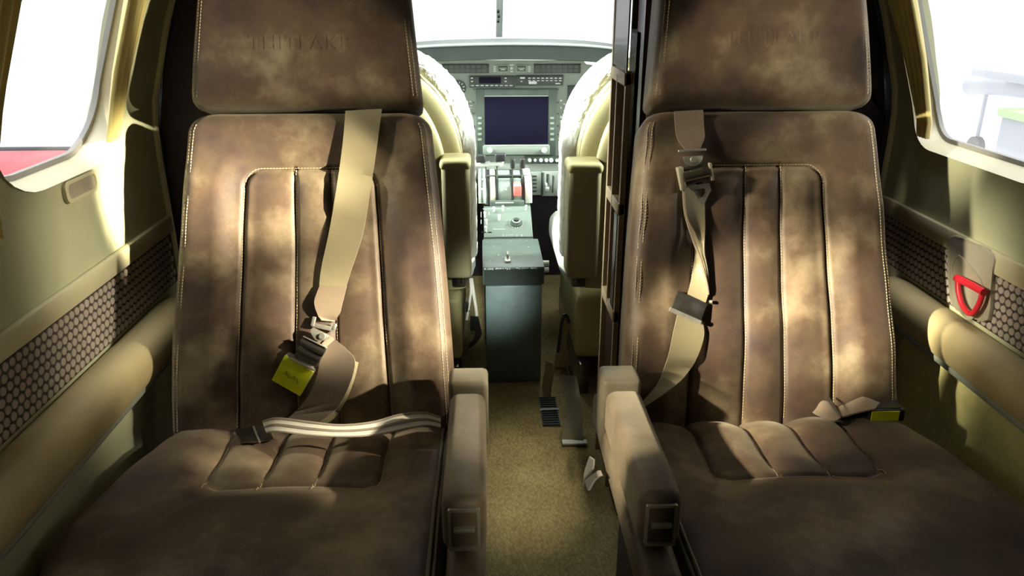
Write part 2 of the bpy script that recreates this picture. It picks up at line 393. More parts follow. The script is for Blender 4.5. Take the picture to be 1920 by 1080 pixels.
def sidewin(side, k, spec, no):
    y0, y1, z0, z1, r = spec
    out_in, out_out = .0, .055
    e = .010
    A = rrect((y0+y1)/2, (z0+z1)/2, (y1-y0)/2, (z1-z0)/2, r, 8)
    B = rrect((y0+y1)/2, (z0+z1)/2+.004, (y1-y0)/2-e, (z1-z0)/2-e, r-.012, 8)
    Bi = rrect((y0+y1)/2, (z0+z1)/2+.004, (y1-y0)/2-e-.008, (z1-z0)/2-e-.008, r-.018, 8)
    s = -1 if side < 0 else 1
    def P(p, o): return Vector((wx(side, p[1]) + s*o, p[0], p[1]))
    t = bpy.data.objects.new('window_%d' % no, None); C.objects.link(t); t['kind'] = 'structure'
    org = P(((y0+y1)/2, z0), .03); t.location = org; ORG[t] = org
    # reveal: funnel from the panel's cut edge to the pane
    bm = bmesh.new(); n = len(A)
    l0 = [bm.verts.new(P(p, -.004)) for p in A]; l1 = [bm.verts.new(P(p, .035)) for p in B]
    l2 = [bm.verts.new(P(p, .042)) for p in B]; l3 = [bm.verts.new(P(p, .012)) for p in A]
    for i in range(n):
        j = (i+1) % n
        bm.faces.new((l0[i], l0[j], l1[j], l1[i])); bm.faces.new((l1[i], l1[j], l2[j], l2[i])); bm.faces.new((l2[i], l2[j], l3[j], l3[i])); bm.faces.new((l3[i], l3[j], l0[j], l0[i]))
    obj('window_frame', bm, M['frame'], t)
    bm = bmesh.new()
    g0 = [bm.verts.new(P(p, .034)) for p in B]; g1 = [bm.verts.new(P(p, .034)) for p in Bi]
    g2 = [bm.verts.new(P(p, .043)) for p in B]; g3 = [bm.verts.new(P(p, .043)) for p in Bi]
    for i in range(n):
        j = (i+1) % n
        for q in ((g0, g1), (g1, g3), (g3, g2), (g2, g0)): bm.faces.new((q[0][i], q[0][j], q[1][j], q[1][i]))
    obj('window_gasket', bm, M['gasket'], t)
    bm = bmesh.new()
    f0 = [bm.verts.new(P(p, .037)) for p in B]; f1 = [bm.verts.new(P(p, .041)) for p in B]
    c0 = bm.verts.new(P(((y0+y1)/2, (z0+z1)/2), .037)); c1 = bm.verts.new(P(((y0+y1)/2, (z0+z1)/2), .041))
    for i in range(n):
        j = (i+1) % n
        bm.faces.new((f0[i], f0[j], c0)); bm.faces.new((f1[i], c1, f1[j])); bm.faces.new((f0[i], f1[i], f1[j], f0[j]))
    obj('window_pane', bm, M['glass'], t)
YB = 1.52      # forward end of the trimmed cabin wall
wl = struct('wall_left', wall_shell(-1, -1.3, YB), M['wall'])
wr = struct('wall_right', wall_shell(1, -1.3, YB+.12), M['wall'])
def local_cut(o, cuts):
    bpy.context.view_layer.update(); boolean(o, cuts)
local_cut(wl, [wcut(-1, *s) for s in WIN_L]); local_cut(wr, [wcut(1, *s) for s in WIN_R])
no = 1
for s in WIN_L: sidewin(-1, 0, s, no); no += 1
for s in WIN_R: sidewin(1, 0, s, no); no += 1
# cockpit side walls and their windows
cl_ = struct('wall_cockpit_left', wall_shell(-1, YB+.001, 3.30), M['dark']); cr_ = struct('wall_cockpit_right', wall_shell(1, YB+.121, 3.30), M['dark'])
local_cut(cl_, [wcut(-1, 2.0, 3.1, .92, 1.36, .09)]); local_cut(cr_, [wcut(1, 2.0, 3.1, .92, 1.36, .09)])
struct('floor', box((-.70, -1.35, -.04), (.94, 3.6, 0)), M['carpet'], smooth=False)
struct('ceiling', box((-.12, -1.3, 1.495), (.36, 3.02, 1.53)), M['ceil'], smooth=False)
struct('wall_rear', box((-.70, -1.36, 0), (.94, -1.3, 1.53)), M['ceil'], smooth=False)
def bulk(name, x0, x1, y0, side):
    bm = bmesh.new(); zs = [0, .1, .25, .4, .55, .9, 1.03, 1.15, 1.27, 1.37, 1.45, 1.5]
    outer = [(wx(side, z, -.002), z) for z in zs]
    inner = x1 if side < 0 else x0
    pts = [(a, y0, z) for a, z in outer] + [(inner, y0, 1.5), (inner, y0, 0)]
    return struct(name, extrude_poly(pts, (0, .035, 0)), M['dark'], smooth=False)
bulk('wall_bulkhead_left', XL, -.17, 1.53, -1)
bulk('wall_bulkhead_right', .46, XR, 1.665, 1)
# dark door seals that round the forward ends of the wall trim
def seal(name, side, y):
    bm = bmesh.new(); prof = crom([p for p in PROF if p[1] >= .55], 3)
    s = 1 if side < 0 else -1
    bm_tube(bm, [((XL+i) if side < 0 else (XR-i), y, z) for i, z in prof], .008, 8, smoothpath=False)
    struct(name, bm, M['wallstrip'])
seal('trim_1', -1, YB-.006); seal('trim_2', 1, YB+.114)
# horizontal step strips below the window panels
def wstrip(name, side, y0, y1, z0, z1, p, mat, bev=.004):
    s = 1 if side < 0 else -1; x = XL if side < 0 else XR
    a, b_ = sorted((x - s*.002, x + s*p))
    return struct(name, box((a, y0, z0), (b_, y1, z1), bev, 2), mat)
wstrip('trim_3', -1, -1.28, YB-.016, .708, .742, .010, M['wallstrip'])
wstrip('trim_4', 1, -1.28, YB+.104, .705, .742, .010, M['wallstrip'])
# net pocket bands: dark backing with rows of oval dots
def netband(side, y1):
    s = 1 if side < 0 else -1; x = XL if side < 0 else XR
    t = thing('net_panel', 'dark net trim band with taupe oval dots along the %s wall below the window' % ('left' if side < 0 else 'right'), 'panel', (x, .5, .60))
    a, b_ = sorted((x-s*.002, x+s*.004))
    obj('backing', box((a, -1.28, .6075), (b_, y1, .7045)), M['meshback'], t, smooth=False)
    bm = bmesh.new(); pitch = .0158; rowp = .0137
    for r in range(7):
        z = .6155+r*rowp
        k = 0
        y = .15+(pitch/2 if r % 2 else 0)
        while y < y1-.01:
            ry, rz = .0074, .0066; n = 8
            ring0 = [bm.verts.new((x+s*.0040, y+ry*math.cos(2*math.pi*q/n+.39), z+rz*math.sin(2*math.pi*q/n+.39))) for q in range(n)]
            ring1 = [bm.verts.new((x+s*.0054, y+ry*.9*math.cos(2*math.pi*q/n+.39), z+rz*.9*math.sin(2*math.pi*q/n+.39))) for q in range(n)]
            for q in range(n): bm.faces.new((ring0[q], ring0[(q+1) % n], ring1[(q+1) % n], ring1[q]))
            bm.faces.new(ring1); y += pitch
    o = obj('dots', bm, M['meshdot'], t)
netband(-1, YB-.02); netband(1, YB+.10)
# padded side ledges
def ledge(side, y1):
    s = 1 if side < 0 else -1; x = XL if side < 0 else XR
    W = .068
    sec = [(0, .598), (.012, .602), (W*.55, .606), (W*.85, .600), (W, .585), (W*1.03, .565), (W*.95, .548), (W*.8, .540), (0, .538)]
    sec = crom(sec, 3)
    bm = bmesh.new(); rings = []
    ys = [-1.28, .2, .6, y1-.14, y1-.06, y1-.03, y1-.012, y1]
    for y in ys:
        k = 1 if y <= y1-.06 else (1-((y-(y1-.06))/.06)**2*.62)
        rings.append([bm.verts.new((x+s*(.002+i*k), y, .568+(z-.568)*(.6+.4*k))) for i, z in sec])
    n = len(sec)
    for A, B in zip(rings, rings[1:]):
        for k in range(n): bm.faces.new((A[k], A[(k+1) % n], B[(k+1) % n], B[k]))
    bm.faces.new(rings[0]); bm.faces.new(rings[-1][::-1])
    t = thing('side_ledge', 'tan padded elbow ledge running along the %s cabin wall' % ('left' if side < 0 else 'right'), 'ledge', (x, .5, .53))
    obj('pad', bm, M['ledge'], t, ang=60)
    a, b_ = sorted((x+s*.004, x+s*.058))
    obj('metal_strip', box((a, -1.28, .526), (b_, y1-.05, .539), .003, 2), M['metalstrip'], t, label='pale metal strip under the pad')
    return t
ledge(-1, 1.43); ledge(1, 1.50)
# lower linings under the ledges
def lining(side, y1, mat):
    s = 1 if side < 0 else -1
    bm = bmesh.new(); zs = [.08, .2, .3, .38, .42, .46, .49, .51, .524]; bul = [.03, .035, .032, .03, .028, .032, .037, .034, .03]
    if side < 0: bul = [b_*.8 for b_ in bul]
    ys = [-1.28+(y1+1.28)*k/40 for k in range(41)]
    g = [[bm.verts.new((wx(side, z)+s*(bu+.0015*math.sin(y*9+z*30)), y, z)) for z, bu in zip(zs, bul)] for y in ys]
    g2 = [[bm.verts.new((wx(side, z)+s*.002, y, z)) for z in zs] for y in ys]
    for a in range(40):
        for b_ in range(len(zs)-1):
            bm.faces.new((g[a][b_], g[a][b_+1], g[a+1][b_+1], g[a+1][b_])); bm.faces.new((g2[a][b_], g2[a+1][b_], g2[a+1][b_+1], g2[a][b_+1]))
        bm.faces.new((g[a][0], g[a+1][0], g2[a+1][0], g2[a][0])); bm.faces.new((g[a][-1], g2[a][-1], g2[a+1][-1], g[a+1][-1]))
    for a in (0, 40):
        for b_ in range(len(zs)-1): bm.faces.new((g[a][b_], g2[a][b_], g2[a][b_+1], g[a][b_+1]))
    return bm
struct('trim_5', lining(-1, 1.42, 0), M['wall']); struct('trim_6', lining(1, 1.38, 0), M['lower'])

# ------------------------------------------------------------------ curtains
def curtain(side, y0, y1, y0b, y1b, zt, zb, n_pl, label, amp=.010):
    s = 1 if side < 0 else -1; bm = bmesh.new(); NU, NV = n_pl*10, 16
    def P(u, v, o):
        z = lerp(zb, zt, v); a = lerp(y0b, y0, v**.8); b_ = lerp(y1b, y1, v**.8)
        y = lerp(a, b_, u)
        return Vector((wx(side, z)+s*(.006+amp+amp*math.sin(u*n_pl*2*math.pi+1.5*v)*(.5+.5*v)+o), y, z))
    G = [[bm.verts.new(P(u/NU, v/NV, .001)) for v in range(NV+1)] for u in range(NU+1)]
    H = [[bm.verts.new(P(u/NU, v/NV, -.001)) for v in range(NV+1)] for u in range(NU+1)]
    for a in range(NU):
        for b_ in range(NV):
            bm.faces.new((G[a][b_], G[a+1][b_], G[a+1][b_+1], G[a][b_+1])); bm.faces.new((H[a][b_], H[a][b_+1], H[a+1][b_+1], H[a+1][b_]))
        bm.faces.new((G[a][0], H[a][0], H[a+1][0], G[a+1][0])); bm.faces.new((G[a][NV], G[a+1][NV], H[a+1][NV], H[a][NV]))
    for b_ in range(NV):
        bm.faces.new((G[0][b_], G[0][b_+1], H[0][b_+1], H[0][b_])); bm.faces.new((G[NU][b_], H[NU][b_], H[NU][b_+1], G[NU][b_+1]))
    return obj('curtain', bm, M['curtain'], label=label, cat='curtain', ang=80)
curtain(-1, 1.285, 1.375, 1.28, 1.325, 1.36, .925, 3, 'golden satin curtain gathered at the forward edge of the left window')
curtain(-1, .93, .998, .90, .965, 1.36, .86, 3, 'golden satin curtain at the near edge of the left window, cut by the frame')
curtain(1, 1.475, 1.60, 1.46, 1.50, 1.36, .89, 4, 'bright golden pleated curtain gathered at the forward edge of the right window', .012)

# ------------------------------------------------------------------ small wall fittings
p = on_x(150, 349, XL)
t = thing('wall_catch', 'small oblong recessed catch in the cream left wall panel under the window', 'catch', p)
o_ = rrect(p.y, p.z, .052, .0165, .012); i_ = rrect(p.y, p.z, .044, .0115, .009)
obj('bezel', ring_mesh([(XL-.001, a, b_) for a, b_ in o_], [(XL-.001, a, b_) for a, b_ in i_], (.006, 0, 0)), M['wallstrip'], t)
obj('insert', extrude_poly([(XL-.001, a, b_) for a, b_ in i_], (.0035, 0, 0)), M['taupe'], t, label='darker brown inset')

t0 = on_x(1818, 520, XR-.01)
t = thing('emergency_handle', 'red pull handle in a taupe plastic plate on the right wall', 'handle', t0)
def hx(px, py, x=XR-.014): return on_x(px, py, x)
outl = crom([tuple(hx(*q)) for q in [(1779, 444), (1822, 455), (1861, 478), (1858, 520), (1851, 600), (1815, 592), (1784, 572), (1778, 520)]], 3, True)
hole_px = [(1797, 482), (1810, 490), (1828, 510), (1842, 535), (1838, 570), (1824, 594), (1806, 585), (1794, 560), (1788, 525), (1789, 495)]
hole = crom([tuple(hx(*q)) for q in hole_px], 3, True)
obj('plate', extrude_poly(outl, (.012, 0, 0), .002), M['taupe'], t, smooth=True)
cen = Vector((0, 0, 0))
for q in hole: cen += Vector(q)
cen /= len(hole)
rim_o = [tuple(cen+(Vector(q)-cen)*1.08+Vector((-.003, 0, 0))) for q in hole]; rim_i = [tuple(cen+(Vector(q)-cen)*.98+Vector((-.003, 0, 0))) for q in hole]
obj('recess_rim', ring_mesh(rim_o, rim_i, (.006, 0, 0)), M['taupe'], t)
obj('recess', extrude_poly([tuple(cen+(Vector(q)-cen)*.97+Vector((-.001, 0, 0))) for q in hole], (.004, 0, 0)), M['taupe'], t)
bm = bmesh.new()
bm_tube(bm, [hx(*q, XR-.026) for q in [(1797, 520), (1797, 545), (1806, 575), (1822, 588), (1836, 570), (1843, 546)]], .0048, 10)
obj('handle_loop', bm, M['red'], t)
bm = bmesh.new(); bm_tube(bm, [hx(1794, 521, XR-.027), hx(1818, 533, XR-.029), hx(1845, 548, XR-.027)], .0066, 12)
obj('handle_grip', bm, M['red'], t)

# ================================================================== CABIN SEATS
REC = math.radians(18)
SU = Vector((0, math.sin(REC), math.cos(REC))); SN = Vector((0, -math.cos(REC), math.sin(REC)))
B0 = Vector((0, 1.17, .455)); LB = .535; ST = .440
def hwb(s): return lerp(.244, .203, min(1, max(0, s/LB))) + .004*math.sin(math.pi*s/LB)
def wi(s): return lerp(.130, .108, s/ST)
def sd_insert(x, s):
    rc = .03; qx = abs(x)-(wi(s)-rc); qy = (s-ST)+rc
    return math.hypot(max(qx, 0), max(qy, 0)) + min(max(qx, qy), 0) - rc
def chan(s): w_ = wi(s); return (-w_+2*w_*.38, -w_+2*w_*.66)
def edge_roll(e, r):
    if e >= r: return 0
    e = max(e, 0); return -(r-math.sqrt(max(0, r*r-(r-e)**2)))
def dep_back(x, s):
    sd = sd_insert(x, s)
    d = 0
    d += .016*ss(0, .05, sd)*(1-.5*ss(.35, .5, s)) - .004*ss(0, .02, -sd)
    d -= .0075*math.exp(-(sd/.0035)**2)
    if sd < .004:
        c1, c2 = chan(s); w_ = wi(s)
        for a, b_ in ((-w_, c1), (c1, c2), (c2, w_)):
            if a <= x <= b_:
                d += .008*max(0, math.sin(math.pi*(x-a)/(b_-a)))*ss(0, .03, ST-s)
        d -= .005*(math.exp(-((x-c1)/.0028)**2)+math.exp(-((x-c2)/.0028)**2))
    d += .012*math.exp(-((s-.12)/.12)**2)          # lumbar swell
    d += .0015*math.sin(x*31+s*17)+.001*math.sin(s*53-x*23)
    return d
def bpt(xc, x, s, lift=0):
    return Vector((xc+x, B0.y, B0.z)) + SU*s + SN*(dep_back(x, s)+lift)
def back_px(xc, px, py, lift=0):
    P0 = B0+SN*.012
    for _ in range(3):
        q = on_plane(px, py, P0+SN*0, SN); s = (q-B0).dot(SU); x = q.x-xc
        d = dep_back(max(-.24, min(.24, x)), max(0, min(LB, s)))+lift
        P0 = B0+SN*d
    return q
ZC = .462
def cush_h(t_, y):
    """seat cushion height; t_ outboard coordinate, y along the aisle"""
    h = ZC + .018*ss(1.15, .75, y) - .03*ss(1.10, 1.22, y)
    ti = -.003
    inn = max(abs(t_-ti)-.130, .975-y)   # <0 inside the quilted insert
    rc = .03; qx = abs(t_-ti)-.130+rc; qy = .975-y+rc
    sd = math.hypot(max(qx, 0), max(qy, 0))+min(max(qx, qy), 0)-rc
    h += .012*ss(0, .05, sd)
    h -= .006*math.exp(-(sd/.0035)**2)
    if sd < .003:
        w_ = .130
        cs = (-w_, -.035, .045, w_)
        tt = t_-ti
        for a, b_ in zip(cs, cs[1:]):
            if a <= tt <= b_: h += .012*max(0, math.sin(math.pi*(tt-a)/(b_-a)))**.8*ss(0, .05, y-.975)
        h -= .004*(math.exp(-((tt+.035)/.003)**2)+math.exp(-((tt-.045)/.003)**2))
    h += .0025*math.sin(t_*23+y*15)+.002*math.sin(y*41-t_*12)
    # pull folds running forward from the insert corners
    for cx_, sg in ((-.133, -1), (.127, 1)):
        k = (.975-y); 
        if 0 < k < .14: h += .0025*math.sin(((t_-cx_)-sg*k*.6)*90)*math.exp(-(((t_-cx_)-sg*k*.6)/.03)**2)*math.sin(math.pi*k/.14)
    return h
def cush_edge(y):
    """inboard and outboard edges at y"""
    inn = -.236; out = lerp(.245, .285, ss(1.2, .85, y))
    r = .20; yf = .67
    if y < yf+r:
        k = r-math.sqrt(max(0, r*r-(yf+r-y)**2)); out -= k
    r = .05
    if y < yf+r: inn += r-math.sqrt(max(0, r*r-(yf+r-y)**2))
    return inn, out
def cush_pt(xc, o, t_, y, lift=0):
    a, b_ = cush_edge(y); e = min(t_-a, b_-t_)
    return Vector((xc+o*t_, y, cush_h(t_, y)+edge_roll(e, .035)+edge_roll(y-.67, .05)+edge_roll(1.22-y, .02)+lift))
def cush_px(xc, o, px, py, lift=0):
    z = ZC+.01+lift
    for _ in range(4):
        q = on_z(px, py, z); z = cush_pt(xc, o, (q.x-xc)*o, q.y, lift).z
    return on_z(px, py, z)
def uvals(n, r):
    """parameter values 0..1 crowded at both ends"""
    out = []
    for k in range(n+1):
        t_ = k/n; out.append(.5-.5*math.cos(math.pi*t_) if r else t_)
    return [lerp(t_, .5-.5*math.cos(math.pi*t_), .6) for t_ in [k/n for k in range(n+1)]]
def closed_grid(G, B):
    """front grid G and back grid B (same size) joined into one closed skin"""
    bm = bmesh.new()
    g = [[bm.verts.new(p) for p in row] for row in G]; b_ = [[bm.verts.new(p) for p in row] for row in B]
    n, m_ = len(g), len(g[0])
    for i in range(n-1):
        for j in range(m_-1):
            bm.faces.new((g[i][j], g[i+1][j], g[i+1][j+1], g[i][j+1])); bm.faces.new((b_[i][j], b_[i][j+1], b_[i+1][j+1], b_[i+1][j]))
    for j in range(m_-1):
        bm.faces.new((g[0][j], g[0][j+1], b_[0][j+1], b_[0][j])); bm.faces.new((g[-1][j], b_[-1][j], b_[-1][j+1], g[-1][j+1]))
    for i in range(n-1):
        bm.faces.new((g[i][0], b_[i][0], b_[i+1][0], g[i+1][0])); bm.faces.new((g[i][-1], g[i+1][-1], b_[i+1][-1], b_[i][-1]))
    return bm
def bm_stitch(bm, P, r=.0008, step=.0052, dash=.0036):
    """a run of thread dashes along points"""
    acc = 0; nxt = 0
    for a, b_ in zip(P, P[1:]):
        a = Vector(a); b_ = Vector(b_); L_ = (b_-a).length
        if L_ < 1e-7: continue
        d = (b_-a)/L_
        while nxt <= acc+L_:
            s = a+d*(nxt-acc); bm_cyl(bm, s, s+d*dash, r, n=5); nxt += step
        acc += L_
def cabin_seat(xc, o, label):
    seat = thing('cabin_seat', label, 'seat', (xc, 1.0, 0))
    LE = M['leather'] if o < 0 else M['leather_b']
    # backrest
    NX, NS = 170, 200
    us = uvals(NX, 1); vs = uvals(NS, 1)
    G, B = [], []
    for u in us:
        rg, rb = [], []
        for v in vs:
            s = lerp(-.03, LB, v); hw = hwb(s); rc = .035
            if s > LB-rc: hw -= rc-math.sqrt(max(0, rc*rc-(s-LB+rc)**2))
            x = lerp(-hw, hw, u); e = hwb(s)-abs(x); et = LB-s
            dd = dep_back(x, s)+edge_roll(hw-abs(x), .028)+edge_roll(et, .022)
            rg.append(Vector((xc+x, B0.y, B0.z))+SU*s+SN*dd)
            rb.append(Vector((xc+x*.96, B0.y, B0.z))+SU*s-SN*.105)
        G.append(rg); B.append(rb)
    back = obj('backrest', closed_grid(G, B), LE, seat, ang=70)
    # side gusset with double stitching, seen on the aisle side
    for sd in (-1, 1):
        for off in (.0, .007):
            bm = bmesh.new(); P = []
            for k in range(120):
                s = lerp(.0, LB-.02, k/119); hw = hwb(s); rc = .035
                if s > LB-rc: hw -= rc-math.sqrt(max(0, rc*rc-(s-LB+rc)**2))
                e = .010+off
                P.append(Vector((xc+sd*(hw-e), B0.y, B0.z))+SU*s+SN*(dep_back(hw-e, s)+edge_roll(e, .028)+.0006))
            bm_stitch(bm, P); obj('edge_stitching', bm, M['thread'], back, label='tan thread stitches along the edge')
    bm = bmesh.new(); P = []
    for k in range(90): s = lerp(.0, ST-.03, k/89); P.append((-wi(s), s))
    for k in range(12): a = math.pi-math.pi/2*k/11; P.append((-wi(ST)+.03+.03*math.cos(a), ST-.03+.03*math.sin(a)))
    Q = [(-x, s) for x, s in P][::-1]
    bm_stitch(bm, [bpt(xc, x*1.02, s+.002, .0015) for x, s in P+Q])
    obj('panel_stitching', bm, M['thread'], back, label='tan thread stitches round the ribbed panel')
    for c in (0, 1):
        bm = bmesh.new(); bm_stitch(bm, [bpt(xc, chan(s)[c]+.002, s, .0012) for s in [lerp(0, ST-.004, k/80) for k in range(81)]])
        obj('rib_stitching', bm, M['thread'], back, label='tan thread stitches down a rib')
    # headrest
    HB, HT = LB+.006, LB+.30
    G, B = [], []
    for u in uvals(70, 1):
        rg, rb = [], []
        for v in uvals(60, 1):
            s = lerp(HB, HT, v); hw = lerp(.194, .166, v)
            rc = .03
            if s > HT-rc: hw -= (rc-math.sqrt(max(0, rc*rc-(s-HT+rc)**2)))
            if s < HB+.015: hw -= (.015-math.sqrt(max(0, .015**2-(HB+.015-s)**2)))
            x = lerp(-hw, hw, u)
            d = .020+.006*math.sin(math.pi*v)+edge_roll(hw-abs(x), .022)+edge_roll(s-HB, .03)+edge_roll(HT-s, .04)+.0015*math.sin(x*29+s*22)
            rg.append(Vector((xc+x, B0.y, B0.z))+SU*s+SN*d); rb.append(Vector((xc+x*.97, B0.y, B0.z))+SU*s-SN*.085)
        G.append(rg); B.append(rb)
    hr = obj('headrest', closed_grid(G, B), LE, seat, ang=70)
    for sd in (-1, 1):
        for off in (0, .006):
            bm = bmesh.new(); P = []
            for k in range(60):
                v = lerp(.06, .88, k/59); s = lerp(HB, HT, v); hw = lerp(.194, .166, v)-.008-off
                P.append(Vector((xc+sd*hw, B0.y, B0.z))+SU*s+SN*(.0205+.006*math.sin(math.pi*v)+edge_roll(.008+off, .022)+edge_roll(s-HB, .03)+edge_roll(HT-s, .04)))
            bm_stitch(bm, P); obj('headrest_stitching', bm, M['thread'], hr, label='tan thread stitches down the headrest edge')
    # faint embossed lettering on the headrest
    cu = bpy.data.curves.new('t', 'FONT'); cu.body = 'THITEAKR' ; cu.size = .033; cu.align_x = 'CENTER'; cu.extrude = .0004; cu.bevel_depth = .0005; cu.space_character = 1.15
    to = bpy.data.objects.new('t', cu); C.objects.link(to)
    dg = bpy.context.evaluated_depsgraph_get(); dg.update()
    me = bpy.data.meshes.new_from_object(to.evaluated_get(dg)); bpy.data.objects.remove(to)
    bm = bmesh.new(); bm.from_mesh(me)
    s_t = HB+.092 + (.008 if o > 0 else 0)
    for v in bm.verts:
        lx, ly, lz = v.co; lx += .014 if o > 0 else -.004; sv = (s_t+ly-HB)/(HT-HB)
        v.co = Vector((xc+lx, B0.y, B0.z))+SU*(s_t+ly)+SN*(.020+.006*math.sin(math.pi*sv)+edge_roll(lerp(.194, .166, sv)-abs(lx), .022)+edge_roll(s_t+ly-HB, .03)+.0015*math.sin(lx*29+(s_t+ly)*22)+max(lz, 0)*.8-.0001)
    obj('embossed_lettering', bm, LE, hr)
    # cushion
    G, B = [], []
    ys = [lerp(1.22, .67, v) for v in uvals(150, 1)]
    for u in uvals(150, 1):
        rg, rb = [], []
        for y in ys:
            a, b_ = cush_edge(y); t_ = lerp(a, b_, u)
            rg.append(cush_pt(xc, o, t_, y)); rb.append(Vector((xc+o*t_*.98, max(y, .69), .335)))
        G.append(rg); B.append(rb)
    cu_ = obj('cushion', closed_grid(G, B), LE, seat, ang=75)
    bm = bmesh.new(); ti = -.003; w_ = .130
    U = [(ti-w_, 1.2-.245*k/40) for k in range(35)] 
    for tt in (-w_, -.035, .045, w_):
        bm_stitch(bm, [cush_pt(xc, o, ti+tt, lerp(1.19, .975 if abs(tt) > .1 else .957, k/40), .0012) for k in range(41)], r=.0009, step=.0042, dash=.0038)
    bm_tube(bm, [cush_pt(xc, o, ti+lerp(-w_+.01, w_-.01, k/30), .9755, .0012) for k in range(31)], .0007, 5, 2)
    obj('cushion_stitching', bm, M['thread'], cu_, label='tan thread stitches on the cushion')
    bm = bmesh.new()
    for off in (0, .006):
        bm_tube(bm, [cush_pt(xc, o, cush_edge(y)[0]+.010+off, y, .002) for y in [lerp(1.18, .71, k/30) for k in range(31)]], .0026, 6, 2)
    obj('piping', bm, M['leather_edge'], cu_, label='olive leather piping on the aisle edge')
    # base under the cushion
    x0, x1 = sorted((xc-o*.225, xc+o*.20))
    obj('base', box((x0, .70, .0), (x1, 1.24, .335), .015, 2), M['dark'], seat)
    # aisle-side arm: padded armrest, hinge block, side panel
    ia = -.238                         # outer edge of cushion on the aisle side
    xa, xb = sorted((xc+o*(ia-.055), xc+o*(ia+.0)))
    arm = bmesh.new(); bm_box(arm, (xa, .775, .505), (xb, 1.062, .585), .016, 5)
    for v in arm.verts:
        k = ss(1.06, .80, v.co.y); 
        v.co.z -= .012*ss(1.03, 1.07, v.co.y)*(1 if v.co.z > .55 else 0)
        v.co.x += (v.co.x-(xa+xb)/2)*.08*math.sin(math.pi*ss(.77, 1.06, v.co.y))
    ar = obj('armrest', arm, M['leather_arm'], seat, ang=60)
    hb = bmesh.new(); bm_box(hb, (xa-.003, 1.066, .47), (xb+.004, 1.125, .588), .009, 3)
    obj('hinge_block', hb, M['leather_edge'], seat, label='olive leather hinge block behind the armrest')
    sp = bmesh.new()
    if o < 0: bm_box(sp, (xa+.004, .70, .06), (xb-.004, 1.20, .50), .012, 3)
    else: bm_box(sp, (xa+.002, .73, .44), (xb-.004, 1.20, .50), .012, 3); bm_box(sp, (xa+.075, .73, .06), (xa+.12, 1.20, .45), .012, 3)
    spo = obj('side_panel', sp, M['leather_arm'], seat)
    bm = bmesh.new()
    xo = xc+o*(ia-.051)
    for q in (.0, .006):
        bm_stitch(bm, [Vector((xo-(-o)*.010-(-o)*q, .6995, z)) for z in [lerp(.49, .08, k/30) for k in range(31)]])
    obj('panel_stitching', bm, M['thread'], spo)
    # recline release in the armrest's nose
    cx = (xa+xb)/2; hwz, zc_ = .0195, .543
    A = [(cx+a, .772, zc_+b_) for a, b_ in rrect(0, 0, hwz, .030, .003, 3)]; Bq = [(cx+a, .772, zc_+b_) for a, b_ in rrect(0, 0, hwz-.0035, .0265, .002, 3)]
    obj('latch_frame', ring_mesh(A, Bq, (0, .010, 0)), M['steel'], ar, label='bright metal frame')
    obj('latch_recess', extrude_poly([(a, .7765, c) for a, b_, c in Bq], (0, .004, 0)), M['black'], ar, label='black recess plate')
    obj('latch_lever', box((cx-.013, .768, zc_-.001), (cx+.013, .777, zc_+.004), .001, 2), M['steel'], ar, label='bright metal lever')
    return seat
XCL, XCR = -.296, .475
cabin_seat(XCL, -1, 'worn brown leather seat left of the aisle, cream striped lap belt across its cushion')
cabin_seat(XCR, 1, 'worn brown leather seat right of the aisle, shoulder belt hanging down its left side')

# ------------------------------------------------------------------ belts
def strap(pts, fn, sub=8, th=.0018, crown=.0):
    """pts: (xl, yl, xr, yr, lift_l, lift_r) edge pixels on a seat surface"""
    Q = crom(pts, sub); bm = bmesh.new()
    L = [fn(q[0], q[1], q[4]) for q in Q]; R = [fn(q[2], q[3], q[5]) for q in Q]
    bm_ribbon(bm, L, R, th, 6, crown); return bm
fl = lambda px, py, lift=0: back_px(XCL, px, py, lift)
fr = lambda px, py, lift=0: back_px(XCR, px, py, lift)
cl = lambda px, py, lift=0: cush_px(XCL, -1, px, py, lift)
cr = lambda px, py, lift=0: cush_px(XCR, 1, px, py, lift)
def frame_at(fn, p, q, lift=.004):
    """matrix at pixel p, y axis toward pixel q, z toward the viewer; unit = metres"""
    a = fn(*p, lift); b_ = fn(*q, lift); y = (b_-a).normalized(); n = SN if fn in (fl, fr) else Vector((0, 0, 1))
    x = y.cross(n).normalized(); n2 = x.cross(y)
    return Matrix(((x.x, y.x, n2.x, a.x), (x.y, y.y, n2.y, a.y), (x.z, y.z, n2.z, a.z), (0, 0, 0, 1)))
# left seat: shoulder belt
t = thing('shoulder_belt', 'wide tan shoulder belt hanging down the left seat to a buckle with yellow sticker', 'seat belt', fl(610, 600))
obj('webbing', strap([(648, 208, 716, 204, .006, .006), (640, 290, 703, 300, .012, .010), (620, 420, 682, 430, .012, .010), (603, 500, 657, 512, .009, .009), (598, 542, 648, 542, .008, .008)], fl), M['belt'], t)
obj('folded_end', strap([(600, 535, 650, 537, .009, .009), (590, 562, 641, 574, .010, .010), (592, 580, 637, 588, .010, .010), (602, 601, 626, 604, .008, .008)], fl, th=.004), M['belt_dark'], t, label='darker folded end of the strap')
mm = .00091
mt = frame_at(fl, (604, 622), (612, 590), .008)
bm = bmesh.new(); bm_box(bm, (-.019, .004, -.002), (.019, .012, .002), .001, 2, mt); bm_box(bm, (-.021, .006, -.003), (-.015, .022, .003), .001, 2, mt); bm_box(bm, (.015, .006, -.003), (.021, .018, .003), .001, 2, mt)
obj('strap_hook', bm, M['steel'], t, label='bright metal hook')
mt = frame_at(fl, (585, 655), (603, 620), .010)
buck = bmesh.new(); bm_box(buck, (-.021, -.024, -.007), (.021, .012, .006), .003, 3, mt)
bko = obj('buckle', buck, M['steel_dark'], t, label='dark steel buckle')
